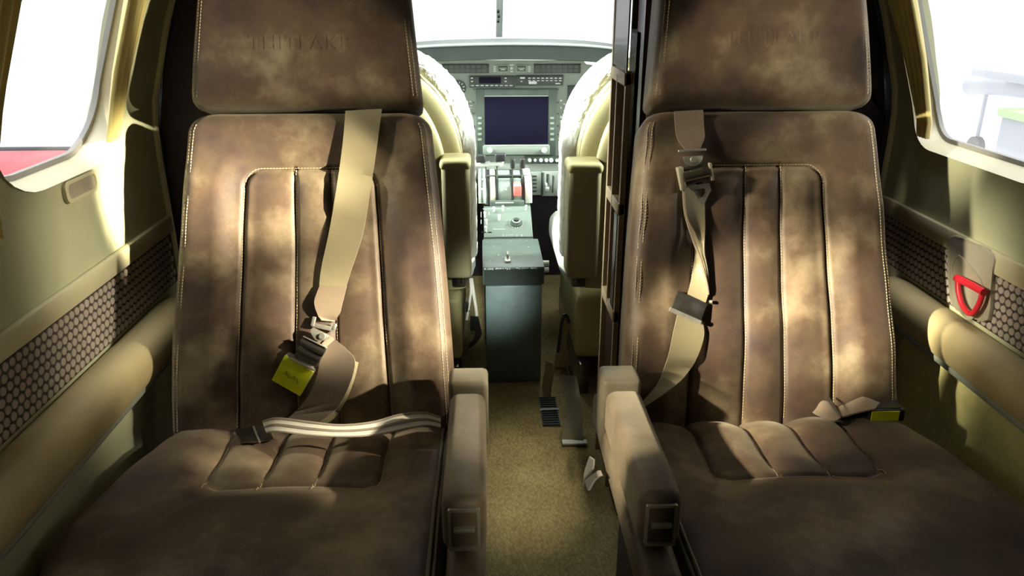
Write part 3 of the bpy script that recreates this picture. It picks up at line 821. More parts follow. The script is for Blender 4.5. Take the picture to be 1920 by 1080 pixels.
bm = bmesh.new(); bm_cyl(bm, mt@Vector((-.022, .004, .006)), mt@Vector((.022, .004, .006)), .0065, n=14)
bm_cyl(bm, mt@Vector((-.021, -.010, .005)), mt@Vector((.021, -.010, .005)), .0045, n=14)
obj('roller', bm, M['steel_dark'], bko)
bm = bmesh.new(); bm_box(bm, (-.022, .0125, .002), (.022, .0145, .011), .0006, 1, mt); bm_box(bm, (-.024, -.030, .001), (.02, -.0265, .009), .0006, 1, mt)
obj('buckle_edge', bm, M['steel'], bko, label='bright steel edge')
bm = bmesh.new(); v0 = mt@Vector((.002, .024, .004)); nz = (mt.to_3x3()@Vector((0, 0, 1)))
half = [mt@Vector((-.017+.034*k/10*1.0, .024-.009*math.sin(math.pi*k/10)*1.2+.004, .003)) for k in range(11)]
poly = half+[mt@Vector((.016, .034, .003)), mt@Vector((-.014, .034, .003))]
obj('tongue', extrude_poly(poly, nz*.003, .0006), M['steel'], t, label='half round bright steel tongue')
bm = bmesh.new(); bm_cyl(bm, mt@Vector((.006, .027, .004)), mt@Vector((.006, .027, .010)), .0065, .005, 16); obj('stud', bm, M['steel'], t, label='round bright stud')
mt = frame_at(fl, (553, 699), (585, 640), .012)
bm = bmesh.new(); bm_box(bm, (-.028, -.030, -.012), (.028, .024, .008), .003, 3, mt); obj('buckle_housing', bm, M['taupe'], t)
bm = bmesh.new(); bm_box(bm, (-.0275, -.0285, .008), (.0275, .023, .0092), .0005, 1, mt); obj('sticker', bm, M['yellow'], t, label='square bright yellow sticker')
bm = bmesh.new()
for pts in ([(-.014, -.004), (-.011, .004), (-.009, -.004)], [(-.006, .003), (-.006, -.004), (-.002, -.004), (-.002, .001)], [(.001, -.004), (.004, .003), (.006, -.003)], [(.009, .001), (.012, -.004), (.015, -.006)]):
    bm_tube(bm, [mt@Vector((a, b_-.004, .0095)) for a, b_ in pts], .0005, 5, 3)
obj('handwriting', bm, M['ink'], t, label='faint scribbled note')
# left seat: lap strap looping out of the buckle and down to the cushion
t = thing('lap_belt', 'brown lap strap curling from the left seat buckle down behind the striped belt', 'seat belt', fl(600, 760))
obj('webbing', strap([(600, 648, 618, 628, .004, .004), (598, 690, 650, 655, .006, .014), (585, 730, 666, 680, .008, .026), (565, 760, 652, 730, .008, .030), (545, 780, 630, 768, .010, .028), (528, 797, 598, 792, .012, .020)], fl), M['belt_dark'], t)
obj('webbing_back', strap([(655, 672, 672, 680, .014, .004), (650, 705, 664, 712, .012, .003), (636, 740, 650, 748, .012, .004), (610, 772, 630, 780, .010, .004), (590, 790, 606, 798, .010, .006)], fl), M['belt'], t, label='paler edge of the strap')
obj('tongue', (lambda b: b)(strap([(440, 806, 452, 830, .006, .006), (474, 801, 486, 828, .007, .007), (500, 798, 512, 822, .008, .008)], cl, th=.003)), M['steel_dark'], t, label='dull metal tongue lying on the cushion')
bm = bmesh.new(); a = cl(475, 800, .010); b_ = cl(487, 829, .010); bm_tube(bm, [a, b_], .0018, 8, 1); obj('tongue_bar', bm, M['steel'], t)
t = thing('striped_belt', 'cream belt with twin stripes curving across the rear of the left cushion', 'seat belt', cl(650, 800))
sb = lambda px, py, l=0: on_y(px, py, 1.118-.035*math.sin(max(0, min(1, (px-492)/334))*math.pi)+l)
def stripe_pts(a, b_, lf):
    base = [(492, 790, 500, 812, .020, .014), (520, 783, 522, 810, .024, .014), (580, 790, 578, 817, .020, .010), (640, 796, 640, 820, .016, .007), (700, 790, 702, 817, .016, .007), (750, 776, 762, 805, .018, .008), (795, 773, 800, 799, .018, .007), (826, 782, 826, 803, .010, .004)]
    out = []
    for xl, yl, xr, yr, l1, l2 in base:
        out.append((lerp(xl, xr, a), lerp(yl, yr, a), lerp(xl, xr, b_), lerp(yl, yr, b_), lf-.024*a, lf-.024*b_))
    return out
wb = obj('webbing', strap(stripe_pts(0, 1, 0), sb), M['belt_cream'], t)
obj('stripe', strap(stripe_pts(.42, .58, -.0014), sb, th=.001), M['belt_grey'], wb, label='grey brown stripe')
obj('stripe', strap(stripe_pts(.90, 1.0, -.0014), sb, th=.001), M['belt_grey'], wb, label='grey brown edge stripe')
obj('stripe', strap(stripe_pts(.0, .12, -.0014), sb, th=.001), M['belt_grey'], wb, label='grey brown edge stripe')

# right seat: shoulder belt
t = thing('shoulder_belt', 'narrow olive shoulder belt hanging at the left of the right seat through a buckle', 'seat belt', fr(1300, 400))
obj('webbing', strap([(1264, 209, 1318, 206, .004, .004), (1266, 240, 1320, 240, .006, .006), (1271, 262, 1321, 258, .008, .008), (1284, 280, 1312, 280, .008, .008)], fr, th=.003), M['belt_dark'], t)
mt = frame_at(fr, (1298, 300), (1297, 270), .010)
bm = bmesh.new(); bm_box(bm, (-.024, .014, -.001), (.024, .018, .003), .0008, 1, mt)
obj('strap_hook', bm, M['steel'], t, label='bright metal cross bar')
half = [mt@Vector((.017*math.cos(math.pi+math.pi*k/12), .006+.017*math.sin(math.pi+math.pi*k/12), .003)) for k in range(13)]
obj('tongue', extrude_poly(half, SN*.003, .0006), M['steel'], t, label='half round steel tongue')
bm = bmesh.new(); bm_cyl(bm, mt@Vector((0, .0, .004)), mt@Vector((0, .0, .011)), .006, .0045, 16); obj('stud', bm, M['steel'], t, label='bright round stud')
mt = frame_at(fr, (1302, 326), (1298, 300), .010)
buck = bmesh.new(); bm_box(buck, (-.026, -.016, -.006), (.026, .014, .004), .003, 3, mt)
bko = obj('buckle', buck, M['steel_dark'], t, label='dark steel buckle')
bm = bmesh.new(); bm_cyl(bm, mt@Vector((-.020, .0, .006)), mt@Vector((.022, .0, .006)), .010, n=18); obj('roller', bm, M['steel_dark'], bko)
bm = bmesh.new(); bm_box(bm, (-.030, -.022, -.004), (-.020, .018, .012), .002, 2, mt); obj('buckle_side', bm, M['taupe'], bko)
bm = bmesh.new(); bm_box(bm, (.023, -.016, -.004), (.028, .014, .014), .001, 2, mt); obj('buckle_side', bm, M['taupe'], bko)
mt = frame_at(fr, (1305, 362), (1303, 330), .008)
hexo = [(-.022, .014), (.023, .014), (.025, .002), (.012, -.020), (-.010, -.020), (-.023, -.004)]; hexi = [(-.012, .006), (.014, .006), (.015, -.001), (.008, -.010), (-.006, -.010), (-.013, -.001)]
obj('adjuster_loop', ring_mesh([mt@Vector((a, b_, 0)) for a, b_ in hexo], [mt@Vector((a, b_, 0)) for a, b_ in hexi], SN*.005), M['steel'], t, label='six sided metal loop')
obj('lower_webbing', strap([(1280, 340, 1322, 350, .004, .004), (1282, 380, 1321, 385, .004, .004), (1291, 425, 1322, 425, .004, .008), (1303, 470, 1321, 470, .004, .016), (1300, 500, 1327, 505, .004, .014), (1293, 535, 1329, 545, .006, .010), (1285, 565, 1318, 580, .008, .008)], fr), M['belt'], t)
bm = bmesh.new(); bm_tube(bm, [fr(1281, 350, .003), fr(1285, 400, .006), fr(1300, 450, .014), fr(1315, 490, .018), fr(1326, 535, .014), fr(1328, 552, .010)], .0022, 6)
obj('webbing_edge', bm, M['belt_dark'], t, label='dark turned edge of the strap')
mt = frame_at(fr, (1294, 574), (1305, 545), .012)
bm = bmesh.new(); bm_box(bm, (-.030, -.020, -.003), (.026, .016, .004), .002, 2, mt); obj('adjuster', bm, M['steel_dark'], t, label='dull steel adjuster plate')
bm = bmesh.new(); bm_cyl(bm, mt@Vector((-.032, -.020, .003)), mt@Vector((.026, -.020, .003)), .0042, n=12); bm_cyl(bm, mt@Vector((.028, .020, .002)), mt@Vector((.032, .022, .004)), .003, n=10); obj('adjuster_bar', bm, M['steel'], t)
obj('tail_webbing', strap([(1270, 590, 1315, 598, .006, .006), (1262, 625, 1320, 628, .006, .010), (1252, 670, 1306, 672, .006, .014), (1235, 715, 1280, 710, .008, .018), (1212, 745, 1246, 738, .014, .020), (1186, 772, 1200, 768, .020, .022)], fr), M['belt'], t)

# right seat: lap buckle resting at the rear outboard corner
t = thing('lap_belt', 'brown lap belt with yellow sticker lying at the rear right of the right cushion', 'seat belt', cr(1600, 775))
obj('webbing', strap([(1506, 762, 1530, 778, .008, .006), (1530, 748, 1562, 790, .030, .008), (1556, 744, 1578, 783, .036, .014), (1600, 742, 1600, 776, .038, .018), (1630, 748, 1626, 770, .034, .020), (1650, 756, 1640, 768, .030, .022)], cr, th=.003), M['belt_dark'], t)
bm = bmesh.new(); bm_tube(bm, [cr(1553, 744, .040), cr(1578, 782, .018)], .002, 8, 1); obj('strap_bar', bm, M['steel_dark'], t)
p = cr(1660, 778, .01)
bm = bmesh.new(); bm_box(bm, (p.x-.030, p.y-.004, p.z-.012), (p.x+.033, p.y+.045, p.z+.012), .004, 3); obj('buckle', bm, M['black'], t, label='black buckle')
bm = bmesh.new(); bm_box(bm, (p.x-.027, p.y-.0058, p.z-.009), (p.x+.021, p.y-.0042, p.z+.010), .0005, 1); obj('sticker', bm, M['yellow'], t, label='bright yellow sticker')
bm = bmesh.new(); bm_box(bm, (p.x-.025, p.y+.0, p.z+.0121), (p.x+.025, p.y+.03, p.z+.014), .0005, 1); obj('buckle_lever', bm, M['steel_dark'], t)

# ================================================================== COCKPIT
# storage box at the rear of the pedestal
xb0, xb1, yb0, yb1 = -.003, .168, 2.18, 2.45
t = thing('storage_box', 'slate grey box with a latched lid standing at the cockpit end of the aisle', 'box', ((xb0+xb1)/2, yb0, 0))
obj('body', box((xb0, yb0, .003), (xb1, yb1, .328), .004, 2), M['box'], t)
lid = bmesh.new(); bm_box(lid, (xb0-.008, yb0-.010, .334), (xb1+.006, yb1+.005, .392), .005, 2)
ld = obj('lid', lid, M['boxlid'], t, label='paler slate green lid')
obj('lid_front_band', box((xb0-.004, yb0-.0118, .337), (xb1+.002, yb0-.0098, .386)), M['unit'], ld, label='black band on the lid front', smooth=False)
pl = on_z(950, 487, .394)
bm = bmesh.new(); bm_box(bm, (pl.x-.006, pl.y-.022, .3925), (pl.x+.012, pl.y+.018, .399), .002, 2); bm_cyl(bm, (pl.x+.003, pl.y+.012, .398), (pl.x+.003, pl.y+.012, .412), .004, n=12); bm_box(bm, (pl.x, pl.y-.006, .4), (pl.x+.006, pl.y+.03, .414), .002, 2)
obj('latch', bm, M['steel'], ld, label='bright metal latch')
bm = bmesh.new()
for k in range(46):
    x = random.uniform(xb0-.006, xb1+.003); r_ = random.uniform(.0006, .0016)
    bm_box(bm, (x, yb0-.0125, .385+random.uniform(-.001, .003)), (x+r_*3, yb0-.0095, .389))
for k in range(14):
    x = random.uniform(xb0, xb1-.01); y = random.uniform(yb0+.02, yb1-.02); bm_box(bm, (x, y, .3918), (x+.002, y+.004, .3925))
obj('paint_chips', bm, M['white'], ld, label='white chips along the lid edge', kind='stuff')
# knobs on the right flank
for (px, py, r) in ((1012, 494, .009), (1014, 506, .008)):
    q = on_y(px, py, 2.30); obj('side_knob', cyl((xb1+.003, q.y, q.z), (xb1+.03, q.y, q.z), r, n=14), M['steelwhite'], t, label='white round knob')

# centre pedestal with the audio panel and quadrant
xp0, xp1 = -.006, .158
t = thing('centre_pedestal', 'grey green pedestal with power levers and switch panel between the pilot seats', 'pedestal', (.076, 2.55, 0))
R0 = on_y(950, 444, 2.475); R1 = on_y(950, 386, 2.63)
side = [(xp0, 2.475, .0), (xp0, 2.475, R0.z-.012), (xp0, 2.63, R1.z-.006), (xp0, 2.80, R1.z+.02), (xp0, 3.14, R1.z+.02), (xp0, 3.14, 0)]
obj('body', extrude_poly(side, (xp1-xp0, 0, 0), .003), M['bezel'], t)
AU = Vector((0, R1.y-R0.y, R1.z-R0.z)); AL = AU.length; AU.normalize(); AN = Vector((0, -AU.z, AU.y))
A0 = Vector((0, R0.y, R0.z))
def apt(px, py, l=0): return on_plane(px, py, A0, AN)+AN*l
amat = Matrix(((1, 0, 0, 0), (0, AU.y, AN.y, A0.y), (0, AU.z, AN.z, A0.z), (0, 0, 0, 1)))
ap = obj('switch_panel', box((xp0, 0, -.010), (xp1, AL, 0), .002, 2, amat), M['panel_d'], t, label='grey green switch panel')
bm = bmesh.new(); bm_box(bm, (xp0-.001, R0.y-.012, R0.z-.026), (xp1+.001, R0.y+.01, R0.z-.004), .002, 2)
fb = obj('front_lip', bm, M['unit'], t, label='black front lip')
bm = bmesh.new()
for px, ww in ((943, 3), (950, 2), (958, 9), (969, 3), (978, 4)):
    q = on_y(px, 442, R0.y-.0125); bm_box(bm, (q.x-ww*.0008, R0.y-.0135, q.z-.003), (q.x+ww*.0008, R0.y-.0115, q.z+.003))
obj('lip_lights', bm, M['white'], fb)
for (px, py) in ((926, 397), (943, 395), (909, 407), (912, 421), (911, 434), (986, 394)):
    q = apt(px, py); bm = bmesh.new(); bm_cyl(bm, q, q+AN*.010, .0035, .003, 10); bm_cyl(bm, q+AN*.010, q+AN*.020, .0028, .0045, 10)
    obj('toggle_switch', bm, M['steelwhite'], ap, label='white tipped toggle')
q = apt(936, 414); bm = bmesh.new(); bm_box(bm, (q.x-.004, q.y-.004, q.z), (q.x+.004, q.y+.004, q.z+.022), .001, 2); obj('flap_lever', bm, M['steelwhite'], ap, label='white lever tip')
q = apt(968, 419); bm = bmesh.new(); bm_cyl(bm, q, q+AN*.006, .021, n=28); bm_cyl(bm, q+AN*.006, q+AN*.014, .017, .015, 28); kb = obj('rotary_knob', bm, M['bezel'], ap)
bm = bmesh.new(); bm_cyl(bm, q+AN*.014, q+AN*.020, .008, .007, 20); obj('knob_cap', bm, M['black'], kb, label='black centre cap')
bm = bmesh.new()
for k in range(18):
    a = 2*math.pi*k/18; c = q+Vector((math.cos(a)*.0235, 0, 0))+AU*math.sin(a)*.0235; bm_cyl(bm, c, c+AN*.0015, .0016, n=6)
R_ = [q+AN*.015+Vector((math.cos(a)*.013, 0, 0))+AU*math.sin(a)*.013 for a in [math.pi+math.pi*k/12 for k in range(13)]]
bm_tube(bm, R_, .0012, 6, 2)
obj('dial_marks', bm, M['white'], kb, label='white dial marks')
bm = bmesh.new()
def dash(bm, px0, py0, px1, py1, r=.0012, fn=apt): bm_tube(bm, [fn(px0, py0)+AN*.0005, fn(px1, py1)+AN*.0005], r, 5, 1)
for s in ((905, 392, 944, 391), (950, 391, 957, 392), (924, 430, 948, 430), (945, 414, 952, 414), (946, 424, 949, 424), (902, 398, 902, 408), (902, 412, 902, 420), (917, 398, 917, 403)): dash(bm, *s, r=.0008)
obj('panel_markings', bm, M['white'], ap, label='white lettering strips')
obj('slot_pair', (lambda b: (bm_tube(b, [apt(903, 436)+AN*.001, apt(911, 436)+AN*.001], .002, 6, 1), bm_tube(b, [apt(915, 436)+AN*.001, apt(922, 436)+AN*.001], .002, 6, 1), b)[-1])(bmesh.new()), M['black'], ap)
# quadrant: drum with slots and levers
YQ = 2.70; zq0 = on_y(950, 384, 2.64).z; zq1 = on_y(950, 330, 2.74).z
def drum(x0, x1, off=0):
    pts = []
    for k in range(9):
        a = math.pi/2*k/8
        pts.append((x0, 2.645-off+.10*(1-math.cos(a)), lerp(zq0, zq1, math.sin(a))+off))
    pts += [(x0, 2.84, zq1+off), (x0, 2.84, zq0)]
    return extrude_poly(pts, (x1-x0, 0, 0), .0015)
qd = obj('quadrant', drum(xp0+.004, xp1-.002), M['panel_d'], t)
def qx(px): return on_y(px, 355, 2.68).x
obj('quadrant_cheek', drum(qx(984), qx(997), .006), M['panel_l'], qd, label='pale right cheek')
obj('quadrant_cheek', drum(qx(897), qx(911), .006), M['panel_l'], qd, label='pale left cheek with a slot')
obj('lever_slot', drum(qx(913.5), qx(917.5), .002), M['black'], qd); obj('lever_slot', drum(qx(930), qx(934), .002), M['black'], qd)
obj('lever_slot', drum(qx(958), qx(963), .002), M['black'], qd); obj('lever_slot', drum(qx(978), qx(983), .002), M['black'], qd)
obj('cheek_slot', drum(qx(902), qx(906), .0075), M['bezel'], qd)
obj('pale_plate', drum(qx(919), qx(928), .004), M['frame'], qd, label='pale cream plate between the slots')
q0 = on_y(963, 347, 2.645); q1 = on_y(977, 367, 2.64)
obj('red_guard', box((q0.x, 2.632, q1.z), (q1.x, 2.69, q0.z), .002, 2), M['redlever'], qd, label='red switch guard')
obj('quadrant_sill', box((xp0+.022, 2.628, zq0-.004), (xp1-.022, 2.66, zq0+.016), .003, 2), M['boxlid'], qd)
obj('sill_lettering', box((qx(928), 2.6268, zq0+.009), (qx(962), 2.6285, zq0+.0125)), M['white'], qd)
obj('quadrant_screws', (lambda b: ([bm_cyl(b, on_y(px, py, 2.64)+Vector((0, .0, 0)), on_y(px, py, 2.62), .0035, n=10) for px, py in ((904, 354), (905, 336), (941, 356), (949, 355))], b)[-1])(bmesh.new()), M['white'], qd)
def lever(px, py0, py1, kpx0, kpx1, kpy0, kpy1, kmat, nm_, fat=.003):
    a = on_y(px, py0, 2.71); b_ = on_y(px, py1, 2.70)
    bm = bmesh.new(); bm_tube(bm, [a, b_], fat, 8, 1); lv = obj(nm_, bm, M['bezel'], t)
    c0 = on_y(kpx0, kpy0, 2.69); c1 = on_y(kpx1, kpy1, 2.69)
    obj('grip', box((c0.x, 2.675, c1.z), (c1.x, 2.705, c0.z), .004, 3), kmat, lv, label='black grip')
    return lv
l1 = lever(911, 345, 302, 893, 910, 290, 304, M['black'], 'power_lever'); l2 = lever(932, 345, 302, 928, 948, 288, 302, M['black'], 'power_lever')
l3 = lever(961, 345, 312, 957, 965, 297, 315, M['black'], 'condition_lever', .002); l4 = lever(979, 345, 312, 975, 984, 297, 315, M['black'], 'condition_lever', .002)
bm = bmesh.new(); bm_cyl(bm, on_y(893, 309, 2.70), on_y(945, 307, 2.70), .0065, n=12); bm_cyl(bm, on_y(910, 308, 2.695), on_y(919, 307, 2.695), .009, n=12); bm_cyl(bm, on_y(938, 308, 2.695), on_y(944, 308, 2.695), .009, n=12)
obj('lever_crossbar', bm, M['steelwhite'], t, label='pale crossbar joining the levers')
obj('quadrant_edge', box((qx(912), 2.72, zq1+.0005), (xp1-.004, 2.735, zq1+.006), .001, 1), M['unit'], qd)

# instrument panel
YP = 3.15
def pp(px, py, y=YP): return on_y(px, py, y)
t = thing('instrument_panel', 'grey green instrument panel below the dark glareshield', 'panel', (.11, YP, .30))
pz = lambda py: pp(960, py).z
outl = [(740, 128), (822, 116), (826, 113), (1094, 114), (1100, 121), (1200, 134), (1200, 366), (995, 366), (740, 366)]
body = obj('panel_plate', extrude_poly([pp(*q) for q in outl], (0, .02, 0)), M['panel'], t, smooth=False)
def pbox(name, x0, y0, x1, y1, d, mat, parent, bev=.001, label=None, back=0):
    a = pp(x0, y0); b_ = pp(x1, y1)
    return obj(name, box((a.x, YP-d, b_.z), (b_.x, YP-back, a.z), min(bev, abs(a.z-b_.z)*.3, abs(b_.x-a.x)*.3), 2), mat, parent, label=label)
def pmarks(name, parent, rects, d, mat=None):
    bm = bmesh.new()
    for x0, y0, x1, y1 in rects:
        a = pp(x0, y0); b_ = pp(x1, y1); bm_box(bm, (a.x, YP-d-.0012, b_.z), (b_.x, YP-d+.0005, a.z))
    return obj(name, bm, mat or M['white'], parent, smooth=False)
# annunciator rows
for (x0, x1, nme) in ((829, 917, 'left'), (1001, 1088, 'right')):
    a_ = pbox('annunciator', x0, 120, x1, 137, .006, M['unit'], t, label='dark block of small caution lights')
    pmarks('caution_light', a_, [(x0+3+k*10.3, 122+r*7.4, x0+11+k*10.3, 127.5+r*7.4) for k in range(8) for r in range(2)], .006, M['bezel'])
for x0, x1, bx in ((934, 952, 925), (969, 986, 990)):
    a_ = pbox('warning_button', x0, 123, x1, 134, .008, M['bezel'], t); pmarks('button_legend', a_, [(x0+2, 127, x1-2, 128), (x0+5, 129.5, x1-5, 131)], .008)
    pmarks('button_rim', a_, [(x0-1, 122, x1+1, 123.2), (x0-1, 133.6, x1+1, 135), (x0-1.2, 122, x0, 135), (x1, 122, x1+1.2, 135)], .006, M['panel_l'])
    pmarks('label_bars', t, [(bx, 124+k*3, bx+5, 125.5+k*3) for k in range(4)], .001)
q = pp(959, 128); obj('centre_light', cyl(q, q-Vector((0, .008, 0)), .0055, n=12), M['white'], t); pmarks('centre_marks', t, [(955, 121, 963, 123), (957, 133, 962, 135)], .001)
# radios
a_ = pbox('radio', 880, 142, 965, 163.5, .012, M['unit'], t, label='black radio with a dark display'); pbox('display', 898, 144, 939, 156, .014, M['screen'], a_)
pmarks('radio_keys', a_, [(883+k*9, 159, 889+k*9, 160.5) for k in range(9)] + [(883, 145, 887, 147), (883, 151, 887, 153), (946, 145, 950, 147), (946, 151, 950, 153)], .012)
a_ = pbox('radio', 968, 141, 1055, 160, .012, M['unit'], t, label='black audio panel with rows of white keys')
pmarks('radio_keys', a_, [(975, 144, 984, 147), (991, 152, 1006, 157), (1041, 155, 1050, 157)] + [(990+k*8.2, 145, 995+k*8.2, 147) for k in range(8)] + [(976, 151, 979, 153)] + [(990+k*8.2, 150, 995+k*8.2, 151.5) for k in range(8)], .012)
# multi-function display
mf = pbox('display_unit', 893, 166, 1041, 290, .016, M['bezel'], t, .003, label='large square display unit')
pbox('screen', 908, 180, 1027, 270, .0165, M['screen'], mf, .001, label='dark blue switched off screen')
pbox('lower_bezel', 905, 272, 1030, 288, .018, M['panel'], mf, .001)
pbox('upper_bezel', 908, 168, 1028, 178, .0175, M['boxlid'], mf, .001)
pmarks('softkeys', mf, [(896, 218+k*10, 903, 222+k*10) for k in range(5)] + [(1031, 218+k*10, 1038, 222+k*10) for k in range(5)], .017, M['panel'])
pmarks('screen_bezel_line', mf, [(908, 178.6, 1027, 179.6), (907, 270.3, 1028, 271.6)], .0175, M['panel_l'])
for px in (918, 1020):
    q = pp(px, 280); bm = bmesh.new(); bm_cyl(bm, q-Vector((0, .018, 0)), q-Vector((0, .034, 0)), .012, .010, 18); bm_cyl(bm, q-Vector((0, .034, 0)), q-Vector((0, .042, 0)), .007, .006, 14)
    obj('knob', bm, M['panel_l'], mf, label='pale round knob')
# right dark display edge, partly behind the copilot seat
pbox('side_display', 1064, 160, 1180, 262, .012, M['unit'], t, .002); 
# gauges on the left
for px, py, r in ((859, 165, .031), (866, 197, .024)):
    q = pp(px, py); bm = bmesh.new(); bm_cyl(bm, q, q-Vector((0, .010, 0)), r, n=28); gz = obj('gauge', bm, M['unit'], t, label='round black gauge with white ticks')
    bm = bmesh.new()
    for k in range(9):
        a = math.radians(-30+k*30+15); c0 = q+Vector((math.cos(a)*r*.62, -.0105, math.sin(a)*r*.62)); c1 = q+Vector((math.cos(a)*r*.86, -.0105, math.sin(a)*r*.86)); bm_tube(bm, [c0, c1], .0018, 5, 1)
    bm_tube(bm, [q+Vector((0, -.011, 0)), q+Vector((-r*.4, -.011, -r*.5))], .0014, 5, 1)
    bm_box(bm, (q.x-r*.35, q.y-.0112, q.z-r*.55), (q.x+r*.1, q.y-.010, q.z-r*.4))
    obj('dial_marks', bm, M['white'], gz)
pmarks('placards', t, [(842, 145, 848, 147), (880, 190, 884, 191.5), (880, 197, 886, 199), (880, 202, 884, 203), (1050, 187, 1054, 190), (1056, 194, 1060, 196), (1051, 200, 1053, 204), (1050, 217, 1054, 222), (1050, 225, 1054, 231), (1056, 235, 1058, 241), (1050, 246, 1053, 249), (1047, 258, 1053, 261), (1048, 266, 1052, 271)], .001)
for py in (167, 192, 213, 236, 252):
    for px in (888, 1046):
        q = pp(px, py); obj('screw', cyl(q, q-Vector((0, .004, 0)), .0035, n=8), M['bezel'], t)
# lower row of round knobs
kr = pbox('knob_row_strip', 984, 292, 1053, 306, .010, M['bezel'], t, label='dark strip of white round push buttons')
for px, r in ((993, 3.6), (1003, 2.8), (1014, 3.6), (1024, 3.5), (1033, 4), (1044, 3.6)):
    q = pp(px, 299); obj('push_button', cyl(q-Vector((0, .010, 0)), q-Vector((0, .018, 0)), r*.0021, n=14), M['steelwhite'], kr, label='white round button')
pbox('pale_lower_panel', 890, 307, 1060, 324, .004, M['panel_l'], t, label='pale lower panel band')
pbox('seam', 905, 325.5, 1060, 327, .006, M['unit'], t)
q = pbox('switch_block', 996, 322, 1014, 364, .010, M['panel_l'], t, label='pale switch block'); pmarks('switch_rows', q, [(998, 328+k*7, 1006, 331+k*7) for k in range(5)], .010, M['bezel'])
q = pbox('gear_panel', 1016, 321, 1056, 366, .012, M['panel_l'], t, label='pale landing gear panel'); pmarks('gear_slots', q, [(1024, 325, 1028, 345), (1035, 328, 1037, 360), (1016, 322, 1018, 365)], .012, M['bezel'])
bm = bmesh.new(); a = pp(1024, 343); bm_tube(bm, [a-Vector((0, .012, 0)), a-Vector((0, .05, .015))], .005, 8, 1); bm_cyl(bm, a-Vector((-.008, .05, .015)), a-Vector((.008, .05, .015)), .010, n=14); obj('gear_lever', bm, M['steelwhite'], q, label='white wheel tipped lever')
q2 = pp(1050, 352); obj('round_switch', cyl(q2-Vector((0, .012, 0)), q2-Vector((0, .03, 0)), .009, n=12), M['steelwhite'], q)
# circuit breakers column left of the pedestal
q = pbox('breaker_strip', 884, 336, 896, 425, .01, M['unit'], t, label='black strip of white breaker buttons', back=-.02)
bm = bmesh.new()
for k in range(8): c = pp(888+(k % 2)*3, 343+k*10.2)-Vector((0, .010, 0)); bm_cyl(bm, c, c-Vector((0, .008, 0)), .0055, n=9)
obj('breaker_buttons', bm, M['steelwhite'], q)
struct('wall_firewall', box((-.66, YP+.03, 0), (.90, YP+.06, pp(960, 366).z+.02)), M['dark'], smooth=False)
# glareshield with a curved rear lip
t = thing('glareshield', 'charcoal curved glareshield hood over the instrument panel', 'hood', (.11, YP, .9))
top = crom([tuple(pp(px, py, YP-.10)) for px, py in ((700, 100), (770, 90), (840, 85.5), (950, 83), (1060, 84.5), (1140, 90), (1230, 104))], 5)
bm = bmesh.new(); rows = []
for q in top:
    q = Vector(q); k = q.z
    rows.append([bm.verts.new(v) for v in (Vector((q.x, YP-.10, k-.055)), Vector((q.x, YP-.105, k-.006)), Vector((q.x, YP-.095, k)), Vector((q.x, YP+.15, k+.008)), Vector((q.x, YP+.50, k-.01)), Vector((q.x, YP+.50, k-.03)), Vector((q.x, YP+.021, k-.052)), Vector((q.x, YP-.02, k-.062)))])
for A, B in zip(rows, rows[1:]):
    for j in range(8): bm.faces.new((A[j], A[(j+1) % 8], B[(j+1) % 8], B[j]))
bm.faces.new(rows[0]); bm.faces.new(rows[-1][::-1])
obj('hood', bm, M['glare'], t)
bm = bmesh.new(); bm_tube(bm, [Vector(q)+Vector((0, -.003, 0)) for q in top], .0055, 8, smoothpath=False); obj('edge_roll', bm, M['glare_l'], t, label='grey rolled edge')
# windshield: two panes either side of a pale centre post
w1 = bpy.data.objects.new('window_9', None); C.objects.link(w1); w1['kind'] = 'structure'; w1.location = (.08, 3.5, .98); ORG[w1] = Vector((.08, 3.5, .98))
wz0, wy0, wz1, wy1 = .985, 3.60, 1.50, 3.02
for x0, x1 in ((-.62, .055), (.085, .86)):
    pts = [(x0, wy0, wz0), (x1, wy0, wz0), (x1, wy1, wz1), (x0, wy1, wz1)]
    obj('window_pane', extrude_poly(pts, (0, .008, .006)), M['glass'], w1, smooth=False)
obj('window_post', extrude_poly([(.056, wy0, wz0), (.084, wy0, wz0), (.084, wy1, wz1), (.056, wy1, wz1)], (0, -.02, -.012)), M['white'], w1, smooth=False, label='pale centre post')
bm = bmesh.new()
for px, py in ((934, 20), (935, 29), (934, 38)):
    q = on_plane(px, py, Vector((.08, wy0-.02, wz0-.012)), Vector((0, .515, .58)).normalized()); bm_cyl(bm, q, q+Vector((0, -.012, -.006)), .0055, n=10)
obj('post_screw', bm, M['unit'], w1, label='dark screws in the post')

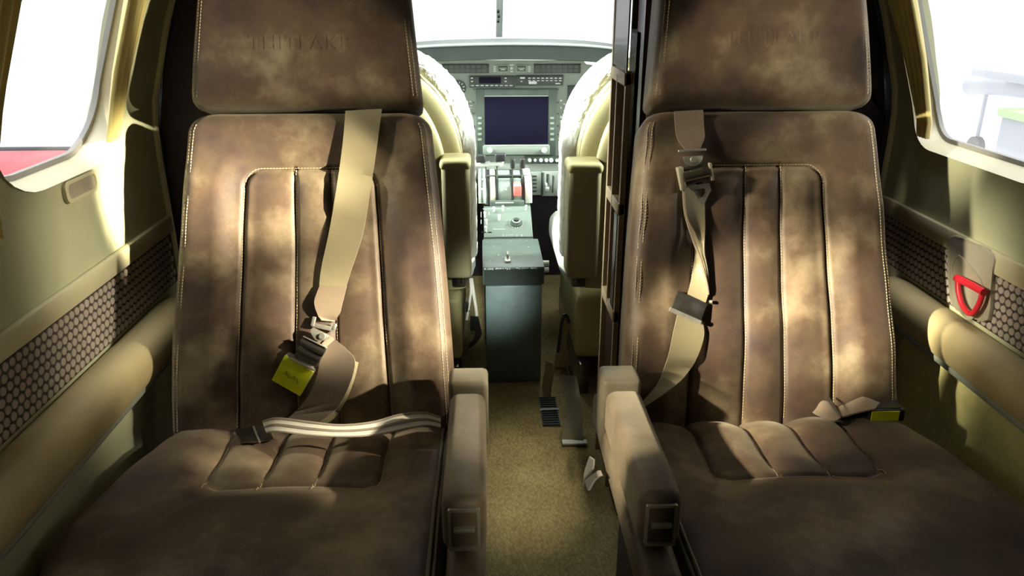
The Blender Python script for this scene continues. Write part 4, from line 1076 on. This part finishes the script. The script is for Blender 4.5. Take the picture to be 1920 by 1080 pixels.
# pilot seats: cream shell, sheepskin over the front, stowed armrest
def pilot_seat(xc, o, label):
    """o: side toward the aisle (+1 for the left seat)"""
    t = thing('pilot_seat', label, 'seat', (xc, 2.4, 0))
    S2 = Vector((0, -.13, 1)).normalized(); S2 = Vector((0, .0, 1)); 
    def outline(z, hw=.245, zt=1.005):
        """half width of the back at height z"""
        h = hw
        r = .30
        if z > zt-r: h = hw*math.sqrt(max(0, 1-((z-(zt-r))/r)**2.3))
        return h*(1-.0*z)
    def slab(y0, y1, hw, zt, z0, bul, fuzz=0, mat=None, nm_='x', par=None, lab=None, seg=44, roll=0):
        G, B = [], []
        vs = [1-(1-k/seg)**1.5 for k in range(seg+1)]
        for u in uvals(seg, 1):
            g, b_ = [], []
            for v in vs:
                z = lerp(z0, zt-.0008, v); h = outline(z, hw, zt); x = lerp(-h, h, u)
                e = min(h-abs(x), zt-z)
                f = random.uniform(-fuzz, fuzz); f2 = random.uniform(-fuzz, fuzz)
                lean = .10*(z-.4)
                g.append(Vector((xc+x+f*1.4, y0-(edge_roll(min(h-abs(x), (zt-z)*1.2), roll) if roll else 0)-bul*math.sqrt(max(0, 1-(x/(h+1e-5))**2))+f2, z+f)))
                b_.append(Vector((xc+x+f, y1+f2, z+f)))
            G.append(g); B.append(b_)
        return obj(nm_, closed_grid(G, B), mat, par, label=lab, ang=80)
    sh = slab(2.09, 2.15, .226, .985, .36, .035, 0, M['cream'], 'back_shell', t)
    slab(2.152, 2.30, .258, 1.02, .42, -.01, .0016, M['skin'], 'sheepskin_cover', t, 'white fluffy sheepskin', 110, .055)
    # raised centre pad and piping on the rear of the shell
    slab(2.065, 2.10, .185, .945, .44, .028, 0, M['cream'], 'rear_pad', sh)
    bm = bmesh.new()
    P = [Vector((xc+sg*outline(z, .223, .984), 2.093, z)) for sg, zz in ((-1, [.40, .5, .6, .7, .78, .85, .9, .93, .965]), (1, [.965, .93, .9, .85, .78, .7, .6, .5, .40])) for z in zz]
    bm_tube(bm, P, .006, 8, 4); obj('shell_piping', bm, M['cream'], sh)
    # seat pan
    bm = bmesh.new(); bm_box(bm, (xc-.25, 2.26, .30), (xc+.25, 2.74, .425), .05, 6)
    for v in bm.verts: v.co += Vector((random.uniform(-.002, .002), random.uniform(-.002, .002), random.uniform(-.002, .002)))
    obj('sheepskin_cushion', bm, M['skin'], t, label='white fluffy sheepskin')
    obj('seat_frame', box((xc-.21, 2.14, .10), (xc+.21, 2.66, .31), .02, 3), M['cream'], t)
    obj('floor_rail', box((xc-.20, 2.10, .0), (xc-.17, 2.78, .10), .004, 2), M['steel_dark'], t); obj('floor_rail', box((xc+.17, 2.10, .0), (xc+.20, 2.78, .10), .004, 2), M['steel_dark'], t)
    return t
ps1 = pilot_seat(-.285, 1, 'left cockpit seat with white sheepskin cover and cream back')
ps2 = pilot_seat(.48, -1, 'right cockpit seat with white sheepskin cover and cream back')
def stowed(parent, px0, px1, py0, py1, yy=1.975, dep=.10):
    a = on_y(px0, py0, yy); b_ = on_y(px1, py1, yy)
    bm = bmesh.new(); bm_box(bm, (a.x, yy, b_.z), (b_.x, yy+dep, a.z), .013, 4)
    for v in bm.verts:
        if v.co.z > a.z-.04: v.co.z -= .0
    ar = obj('stowed_armrest', bm, M['armpad'], parent, label='olive cream armrest folded upright')
    bm = bmesh.new(); bm_box(bm, (a.x-.004, yy-.002, a.z-.022), (b_.x+.004, yy+dep+.01, a.z+.006), .012, 4); obj('armrest_cap', bm, M['cream'], ar)
    bm = bmesh.new(); bm_cyl(bm, ((a.x+b_.x)/2, yy+dep*.6, b_.z-.03), ((a.x+b_.x)/2, yy+dep*.6, b_.z+.02), .012, n=12); bm_box(bm, ((a.x+b_.x)/2-.02, yy+.07, b_.z-.05), ((a.x+b_.x)/2+.02, 2.12, b_.z+.01), .006, 2); obj('armrest_bracket', bm, M['steel_dark'], ar)
stowed(ps1, 826, 884, 305, 524); stowed(ps2, 1068, 1121, 312, 524)
# headset cords and black strap by the left pilot seat
def cord(name, label, cat, pts, r, mat):
    bm = bmesh.new(); bm_tube(bm, pts, r, 8, 8); return obj(name, bm, mat, label=label, cat=cat)
Y1 = 2.06
t = thing('hanging_strap', 'thin cream cords ending in a black strap beside the left cockpit seat', 'strap', on_y(885, 600, Y1))
bm = bmesh.new(); bm_tube(bm, [on_y(x, y, Y1) for x, y in ((882, 522), (883, 545), (880, 570), (875, 600))], .0035, 8); bm_tube(bm, [on_y(x, y, Y1) for x, y in ((884, 522), (888, 550), (892, 575), (894, 592))], .0045, 8); obj('cords', bm, M['belt_cream'], t)
bm = bmesh.new(); bm_ribbon(bm, [on_y(x, y, Y1) for x, y in ((882, 592), (883, 620))], [on_y(x, y, Y1-.01) for x, y in ((896, 594), (902, 618))], .004); obj('strap_pad', bm, M['black'], t)
bm = bmesh.new(); Q = crom([(890, 616, 903, 618), (890, 632, 902, 630), (880, 645, 888, 648), (876, 652, 878, 653)], 5); bm_ribbon(bm, [on_y(a, b_, Y1) for a, b_, c, d in Q], [on_y(c, d, Y1) for a, b_, c, d in Q], .003); obj('strap_tail', bm, M['black'], t)
bm = bmesh.new(); bm_box(bm, on_y(873, 578, Y1)-Vector((0, .003, .012)), on_y(880, 568, Y1)+Vector((0, .004, .004)), .002, 2); obj('cord_toggle', bm, M['black'], t)
# dangling belts by the right pilot seat
Y2 = 1.93
t = thing('dangling_belt', 'tan harness strap trailing from the right cockpit seat to the carpet', 'seat belt', on_y(1060, 700, Y2))
bm = bmesh.new(); Q = crom([(1052, 588, 1068, 592), (1054, 602, 1066, 612), (1048, 640, 1062, 645), (1040, 672, 1072, 678), (1038, 700, 1078, 705)], 5); bm_ribbon(bm, [on_y(a, b_, Y2) for a, b_, c, d in Q], [on_y(c, d, Y2) for a, b_, c, d in Q], .003); obj('upper_strap', bm, M['belt'], t)
bm = bmesh.new(); bm_tube(bm, [on_y(x, y, Y2-.004) for x, y in ((1067, 604), (1060, 590), (1053, 605), (1050, 630), (1046, 660))], .0045, 8); obj('dark_loop', bm, M['black'], t)
bm = bmesh.new(); bm_box(bm, on_y(1040, 702, Y2)-Vector((0, .004, .002)), on_y(1076, 690, Y2)+Vector((0, .004, .004)), .002, 2); obj('strap_slider', bm, M['steel_dark'], t)
bm = bmesh.new()
for px in (1063, 1073): bm_cyl(bm, on_y(px, 690, Y2-.006), on_y(px+4, 704, Y2-.006), .0015, n=8)
obj('slider_bars', bm, M['steel'], t)
def leg_strap(parent, Q, nm_, mat):
    bm = bmesh.new(); Q = crom(Q, 5); L = []; R = []
    for a, b_, c, d, y, in Q: L.append(on_y(a, b_, y)); R.append(on_y(c, d, y))
    bm_ribbon(bm, L, R, .003); return obj(nm_, bm, mat, parent)
leg_strap(t, [(1024, 676, 1037, 682, 1.93), (1020, 700, 1038, 704, 1.93), (1016, 722, 1034, 728, 1.92), (1018, 742, 1032, 748, 1.91)], 'short_strap', M['belt'])
leg_strap(t, [(1048, 704, 1080, 706, 1.92), (1060, 745, 1088, 745, 1.83), (1062, 780, 1092, 782, 1.77), (1056, 812, 1092, 815, 1.71), (1052, 822, 1094, 826, 1.695)], 'long_strap', M['belt'])
a = on_z(1052, 829, .004); b_ = on_z(1094, 832, .004)
bm = bmesh.new(); bm_box(bm, (a.x, b_.y-.012, .001), (b_.x+.01, a.y+.012, .012), .003, 2); obj('floor_buckle', bm, M['steel_dark'], t, label='dark buckle on the carpet')
bm = bmesh.new(); bm_box(bm, (a.x+.001, b_.y-.0135, .009), (b_.x+.009, a.y-.002, .0135), .001, 1); obj('buckle_edge', bm, M['steel'], t)
# floor vent
v0 = on_z(1010, 745, .003); v1 = on_z(1050, 798, .003)
t = thing('floor_vent', 'black slatted vent set in the aisle carpet beside the right cockpit seat', 'vent', ((v0.x+v1.x)/2, v1.y, 0))
obj('vent_base', box((v0.x, v1.y, .0005), (v0.x+.052, v0.y, .003)), M['black'], t, smooth=False)
bm = bmesh.new(); n = 13
for k in range(n): y = lerp(v1.y+.005, v0.y-.005, k/(n-1)); bm_box(bm, (v0.x+.003, y-.002, .003), (v0.x+.049, y+.0015, .0065), .0006, 1)
obj('slats', bm, M['unit'], t)
bm = bmesh.new(); y = on_z(1030, 768, .006).y; bm_box(bm, (v0.x-.002, y-.003, .003), (v0.x+.056, y+.003, .009), .001, 1); obj('bright_bar', bm, M['steelwhite'], t, label='pale bar across the vent')
# strap tag under the right seat's armrest
t = thing('belt_tail', 'pale cloth tab with a brown end hanging beside the right seat armrest', 'strap', on_x(1110, 890, .17))
bm = bmesh.new(); Q = crom([(1106, 856, 1114, 862), (1097, 884, 1112, 880), (1095, 910, 1106, 900)], 5); bm_ribbon(bm, [on_x(a, b_, .172) for a, b_, c, d in Q], [on_x(c, d, .176) for a, b_, c, d in Q], .003); obj('cloth_tab', bm, M['belt_cream'], t)
bm = bmesh.new(); Q = crom([(1098, 902, 1104, 920), (1112, 890, 1116, 900), (1124, 882, 1128, 892)], 5); bm_ribbon(bm, [on_x(a, b_, .170) for a, b_, c, d in Q], [on_x(c, d, .170) for a, b_, c, d in Q], .004); obj('leather_end', bm, M['belt_dark'], t)

# ------------------------------------------------------------------ wooden rack and cabinet on the right of the aisle
XF = .285
ya, yb_ = on_x(1178, 60, XF).y, on_x(1151, 60, XF).y
t = thing('magazine_rack', 'dark mahogany slotted rack with tan rails beside the right cockpit seat', 'rack', (XF, (ya+yb_)/2, 0))
def ztop(py, px): return on_x(px, py, XF).z
TH = .012
obj('upper_board', box((XF, ya, ztop(128, 1164)), (XF+.003, yb_, 1.49), .0005, 1), M['woodd'], t)
rails = [1.003, .735, .475]
rails = [on_x(1164, y, XF).z for y in (141,)] + [on_x(1153, 378, XF).z, on_x(1148, 585, XF).z]
for z in rails: obj('rail', box((XF-.003, ya, z-.016), (XF+TH, yb_, z+.010), .002, 2), M['rail'], t)
obj('stile', box((XF, ya, .02), (XF+TH, ya+.012, ztop(128, 1164)), .001, 1), M['rail'], t); obj('stile', box((XF-.002, yb_-.010, .02), (XF+TH, yb_+.004, 1.49), .001, 1), M['rail'], t)
obj('divider', box((XF-.004, lerp(ya, yb_, .50)-.004, .475), (XF+TH, lerp(ya, yb_, .50)+.004, rails[0]), .001, 1), M['rail'], t)
obj('back_board', box((XF+.012, ya+.012, .02), (XF+TH-.002, yb_-.010, rails[0]-.01)), M['woodd'], t, smooth=False)
obj('front_slat', box((XF-.002, ya+.012, rails[2]+.01), (XF+.008, ya+.05, rails[1]-.02), .001, 1), M['woodd'], t)
yc0, yc1 = 1.535, on_x(1183, 60, .30).y
t = thing('wood_cabinet', 'dark mahogany cabinet edge with a narrow bright slot, behind the right seat', 'cabinet', (.38, 1.5, 0))
xs = .30
py0 = on_x(1197, 30, xs).y; py1 = on_x(1186, 30, xs).y; zs_ = on_x(1190, 57, xs).z
obj('carcass', box((xs, yc0, 0), (xs+.012, yc1, zs_), .001, 1), M['woodd'], t); 
obj('front_stile', box((xs, yc0-.03, 0), (xs+.012, py0, 1.49)), M['woodd'], t, smooth=False)
obj('rear_stile', box((xs, py1, zs_), (xs+.012, yc1, 1.49)), M['woodd'], t, smooth=False)
obj('slot_lip', box((xs-.001, py0, zs_-.004), (xs+.012, py1, zs_+.002)), M['rail'], t, smooth=False)

# ================================================================== OUTSIDE
struct('ground', box((-30, -30, -1.3), (30, 40, -1.25)), M['hanger_floor'], smooth=False)
# red vehicle seen low through the left window
def outcar(name, label, c, L_, W_, H_, mat, cat='car', rot=0):
    prof = [(-.5, 0), (-.5, .42), (-.46, .55), (-.30, .60), (-.18, .95), (.12, 1.0), (.28, .66), (.46, .56), (.5, .40), (.5, 0)]
    t = thing(name, label, cat, c)
    pts = [Vector((c[0]-W_/2, c[1]+a*L_, c[2]+.15*H_+b_*H_*.85)) for a, b_ in prof]
    bd = obj('body', extrude_poly(pts, (W_, 0, 0), .06), mat, t)
    for a in (-.32, .32):
        bm = bmesh.new(); bm_cyl(bm, (c[0]-W_/2-.02, c[1]+a*L_, c[2]+.3), (c[0]+W_/2+.02, c[1]+a*L_, c[2]+.3), .3, n=20); obj('wheel', bm, M['black'], t)
    gl = [Vector((c[0]+W_/2-.005, c[1]+a*L_, c[2]+.15*H_+b_*H_*.85)) for a, b_ in ((-.25, .64), (-.16, .90), (.10, .94), (.22, .68))]
    obj('side_window', extrude_poly(gl, (.02, 0, 0)), M['screen'], t, smooth=False)
    return t
cc = on_x(60, 300, -5.5)
outcar('car', 'red car parked outside the left window', (-5.5, cc.y-1.0, -1.25), 4.4, 1.7, cc.z+1.45, M['red_car'])

# pale parked aircraft and a green covered cart beyond the right window
def far(px, py, X=7.0): return on_x(px, py, X)
a = far(1880, 150)
t = thing('light_aircraft', 'pale grey parked aircraft seen faintly through the right window', 'aircraft', (7.0, a.y, -1.25))
bm = bmesh.new(); L = []
c0 = far(1835, 126); c1 = far(1990, 165)
bm_box(bm, (6.9, c1.y, c1.z-.02), (8.3, c0.y, c1.z+.10), .03, 2); obj('wing', bm, M['grey_wing'], t)
m0 = far(1930, 180)
bm = bmesh.new(); bm_tube(bm, [(7.6, m0.y+2.2, m0.z-.1), (7.6, m0.y+1.2, m0.z), (7.6, m0.y-1.5, m0.z+.05), (7.6, m0.y-4, m0.z+.2)], .16, 14, 5); obj('fuselage', bm, M['grey_wing'], t)
bm = bmesh.new(); bm_box(bm, (7.57, m0.y-4.2, m0.z+.2), (7.63, m0.y-3.5, m0.z+1.1), .02, 2); obj('tail_fin', bm, M['grey_wing'], t)
for dx, dy in ((-.5, .3), (.5, .3), (0, 1.8)):
    bm = bmesh.new(); bm_tube(bm, [(7.6+dx*.5, m0.y+dy, m0.z), (7.6+dx, m0.y+dy, -1.1)], .03, 8, 1); g = obj('landing_gear', bm, M['grey_wing'], t)
    bm = bmesh.new(); bm_cyl(bm, (7.55+dx, m0.y+dy, -1.07), (7.65+dx, m0.y+dy, -1.07), .17, n=16); obj('wheel', bm, M['gasket'], g)
g0 = far(1868, 205, 6.0); g1 = far(1960, 232, 6.0)
t = thing('cart', 'pale green covered cart standing on the hangar floor outside the right window', 'cart', (6.0, (g0.y+g1.y)/2, -1.25))
obj('cover', box((6.0, g1.y, g1.z), (6.7, g0.y, g0.z-.02), .05, 3), M['green'], t)
obj('frame', box((6.05, g1.y+.05, -1.05), (6.65, g0.y-.05, g1.z-.001), .02, 2), M['grey_wing'], t)
for dx in (6.1, 6.6):
    for yy in (g1.y+.1, g0.y-.1): bm = bmesh.new(); bm_cyl(bm, (dx-.03, yy, -1.14), (dx+.03, yy, -1.14), .11, n=14); obj('wheel', bm, M['gasket'], t)
